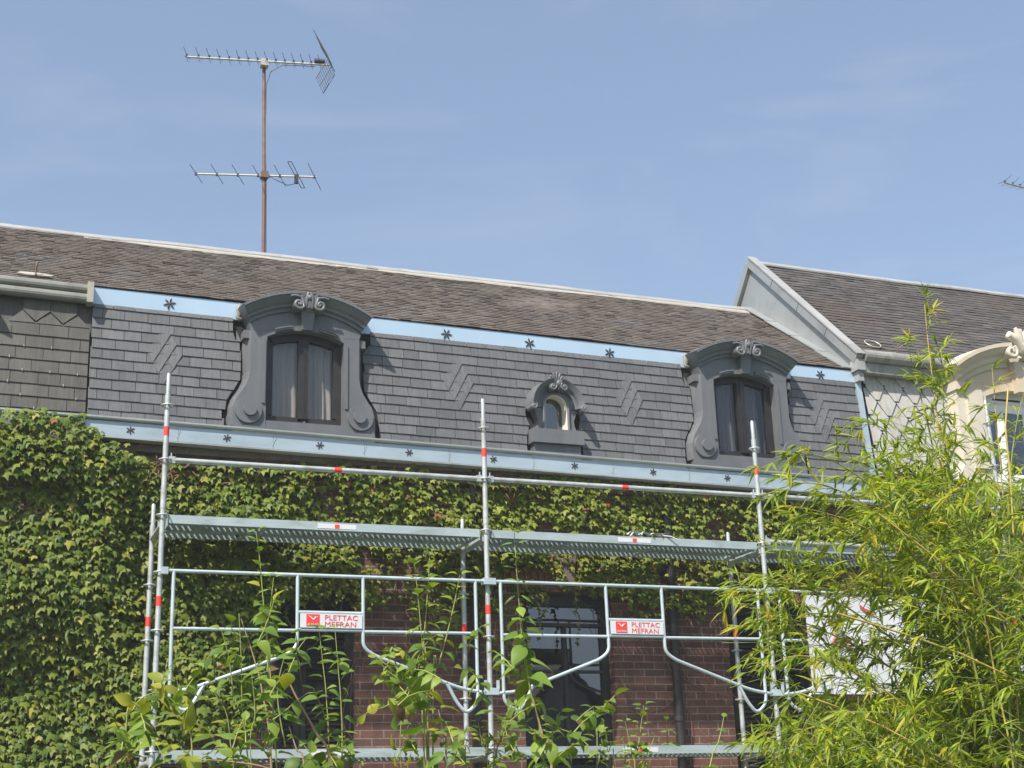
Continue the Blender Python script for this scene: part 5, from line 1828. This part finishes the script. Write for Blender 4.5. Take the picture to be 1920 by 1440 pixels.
culm([(1700, 640), (1720, 720), (1745, 820), (1770, 960), (1800, 1150), (1850, 1500), (1870, B)], -6.7, .009, .6, .0, .5, .26, .088)
culm([(1765, 650), (1768, 740), (1775, 850), (1790, 1000), (1815, 1250), (1845, 1600), (1860, B)], -6.9, .008, .5, .0, .5, .25, .088)
culm([(1860, 690), (1868, 790), (1878, 900), (1890, 1100), (1900, 1500), (1890, B)], -6.4, .006, .3, .0, .4, .2, .09)
culm([(1925, 720), (1905, 800), (1892, 930), (1895, 1150), (1900, B)], -6.5, .006, .35, .05, .4, .2, .09)
arch_ = [((1425, 882), (1500, 850), (1590, 880), (1700, 980), (1800, 1150), (1880, 1500)), ((1440, 925), (1520, 905), (1620, 945), (1720, 1050), (1820, 1230), (1890, 1600)),
         ((1450, 1010), (1520, 985), (1610, 1010), (1710, 1090), (1830, 1260), (1900, 1600)), ((1345, 1128), (1410, 1098), (1500, 1100), (1620, 1160), (1760, 1290), (1880, 1600)),
         ((1470, 950), (1540, 960), (1640, 1000), (1760, 1100), (1900, 1220), (2050, 1420)), ((1480, 1080), (1550, 1070), (1650, 1110), (1780, 1200), (1930, 1320), (2050, 1600)),
         ((1395, 1180), (1470, 1160), (1560, 1190), (1680, 1260), (1820, 1400), (1900, 1700)), ((1380, 1090), (1450, 1130), (1540, 1210), (1650, 1300), (1780, 1440), (1860, 1800)),
         ((1420, 1340), (1500, 1300), (1590, 1310), (1690, 1370), (1800, 1500), (1860, 1800)), ((1415, 1395), (1490, 1375), (1580, 1390), (1680, 1440), (1790, 1600), (1850, 1900)),
         ((1420, 1260), (1490, 1230), (1580, 1250), (1700, 1330), (1810, 1500), (1870, 1800)), ((1500, 1440), (1560, 1420), (1640, 1440), (1730, 1520), (1800, 1700), (1840, 1950)),
         ((1600, 800), (1650, 800), (1710, 860), (1780, 980), (1840, 1200), (1890, 1600)), ((1620, 900), (1680, 890), (1750, 960), (1820, 1090), (1870, 1300), (1900, 1700)),
         ((1580, 1000), (1650, 980), (1730, 1040), (1810, 1160), (1870, 1380), (1900, 1700)), ((1560, 1120), (1640, 1100), (1730, 1150), (1810, 1270), (1870, 1480), (1900, 1800)),
         ((1600, 1220), (1680, 1200), (1760, 1250), (1840, 1370), (1890, 1600)), ((1640, 1330), (1720, 1300), (1800, 1340), (1860, 1450), (1900, 1700)),
         ((1700, 920), (1760, 920), (1820, 1000), (1870, 1150), (1910, 1500)), ((1720, 1050), (1790, 1040), (1850, 1100), (1900, 1250), (1920, 1600)),
         ((1740, 1180), (1810, 1160), (1870, 1220), (1910, 1400), (1930, 1700)), ((1780, 1300), (1850, 1290), (1910, 1360), (1940, 1600)),
         ((1850, 1000), (1890, 980), (1930, 1040), (1960, 1250), (1980, 1600)), ((1870, 1120), (1910, 1110), (1960, 1180), (1990, 1400)), ((1830, 1400), (1890, 1380), (1940, 1430), (1960, 1700)),
         ((1680, 1420), (1750, 1400), (1820, 1430), (1870, 1550), (1900, 1800)), ((1640, 860), (1690, 900), (1740, 980), (1800, 1120), (1860, 1400))]
for i, a in enumerate(arch_):
    culm(a, -6.9+.09*(i % 9)-.35, .0058, .62 if i < 12 else .8, 0, .78, .25, .084, build=True)
# thin bare canes showing yellow through the leaves
for a in (((1640, 958), (1760, 1050), (1850, 1130), (1960, 1230)), ((1570, 1150), (1700, 1190), (1800, 1225), (1960, 1300)), ((1500, 1300), (1580, 1330), (1660, 1365), (1800, 1440)),
          ((1830, 1080), (1850, 1180), (1870, 1290), (1895, 1400), (1920, 1600)), ((1890, 730), (1885, 800), (1895, 900), (1900, 1000))):
    P = [at(u, v, -7.3) for u, v in a]
    obj('culm', MB().tube(P, [.0045]*len(P), 6), 'culm', bam)
def thicket(poly, n_, Y, dep):
    xs, ys = [p[0] for p in poly], [p[1] for p in poly]
    c = 0
    while c < n_:
        u, v = random.uniform(min(xs), max(xs)), random.uniform(min(ys), max(ys))
        if not inside(poly, u, v): continue
        c += 1
        p = at(u, v, Y+random.gauss(0, dep))
        d = np.array([random.gauss(-.40, .65), random.gauss(-.1, .6), random.gauss(-.05, .40)])
        d /= np.linalg.norm(d)
        q = p-d*random.uniform(.08, .22)+V(0, 0, -.03)
        br_.tube([q, p], [.0016, .0009], 4, cap=False)
        spray(p, d, .084)
thicket([(1640, 900), (1925, 900), (1925, 1445), (1600, 1445), (1560, 1340), (1680, 1310), (1700, 1120), (1620, 1070), (1610, 950)], 900, -6.7, .45)
thicket([(1400, 1380), (1560, 1290), (1610, 1445), (1440, 1445)], 110, -6.8, .3)
thicket([(1500, 1000), (1600, 980), (1660, 1130), (1640, 1310), (1560, 1320), (1500, 1220), (1440, 1170), (1420, 1120)], 95, -6.8, .3)
thicket([(1560, 1330), (1900, 1250), (1925, 1445), (1560, 1445)], 220, -7.0, .3)
thicket([(1350, 1110), (1480, 1095), (1490, 1290), (1440, 1290)], 40, -6.8, .2)
thicket([(1650, 780), (1800, 790), (1920, 860), (1920, 910), (1570, 905), (1610, 850)], 60, -6.7, .3)
obj('branches', br_, 'twig', bam)
bl.build('foliage', 'bamboo', bam)

# ------------------------------------------------------------------ the house across the garden, seen only as a reflection in the glazed window
oh = thing('garden_house', (14.9, -27, 0), 'dark steep gabled house across the garden, mirrored in the tall window glass', 'house')
m = MB()
m.prism([(11.9, 0), (18.3, 0), (18.3, 2.5), (14.9, 5.9), (11.9, 2.5)], -30, -24)
obj('wall', m, 'plaster', oh)
rf = MB()
for a, b in (((14.9, 6.1), (11.5, 2.3)), ((14.9, 6.1), (18.7, 2.3))):
    rf.prism([a, b, (b[0], b[1]+.15), (a[0], a[1]+.22)], -30.3, -23.7)
obj('roof', rf, 'roof_dark', oh)

# ------------------------------------------------------------------ thin even haze volume, added to lift the shadows of the whole place
hm = bpy.data.materials.new('shadow_lifting_haze')
hm.use_nodes = True
ht = hm.node_tree
ht.nodes.clear()
ho_ = ht.nodes.new('ShaderNodeOutputMaterial')
pv = ht.nodes.new('ShaderNodeVolumePrincipled')
pv.inputs['Color'].default_value = (.93, .95, 1, 1)
pv.inputs['Density'].default_value = .0015
pv.inputs['Anisotropy'].default_value = 0
ht.links.new(pv.outputs[0], ho_.inputs['Volume'])
M['haze'] = hm
tag(obj('haze', MB().box(-78, 78, -78, 78, -1, 11.7), 'haze'), kind='stuff')
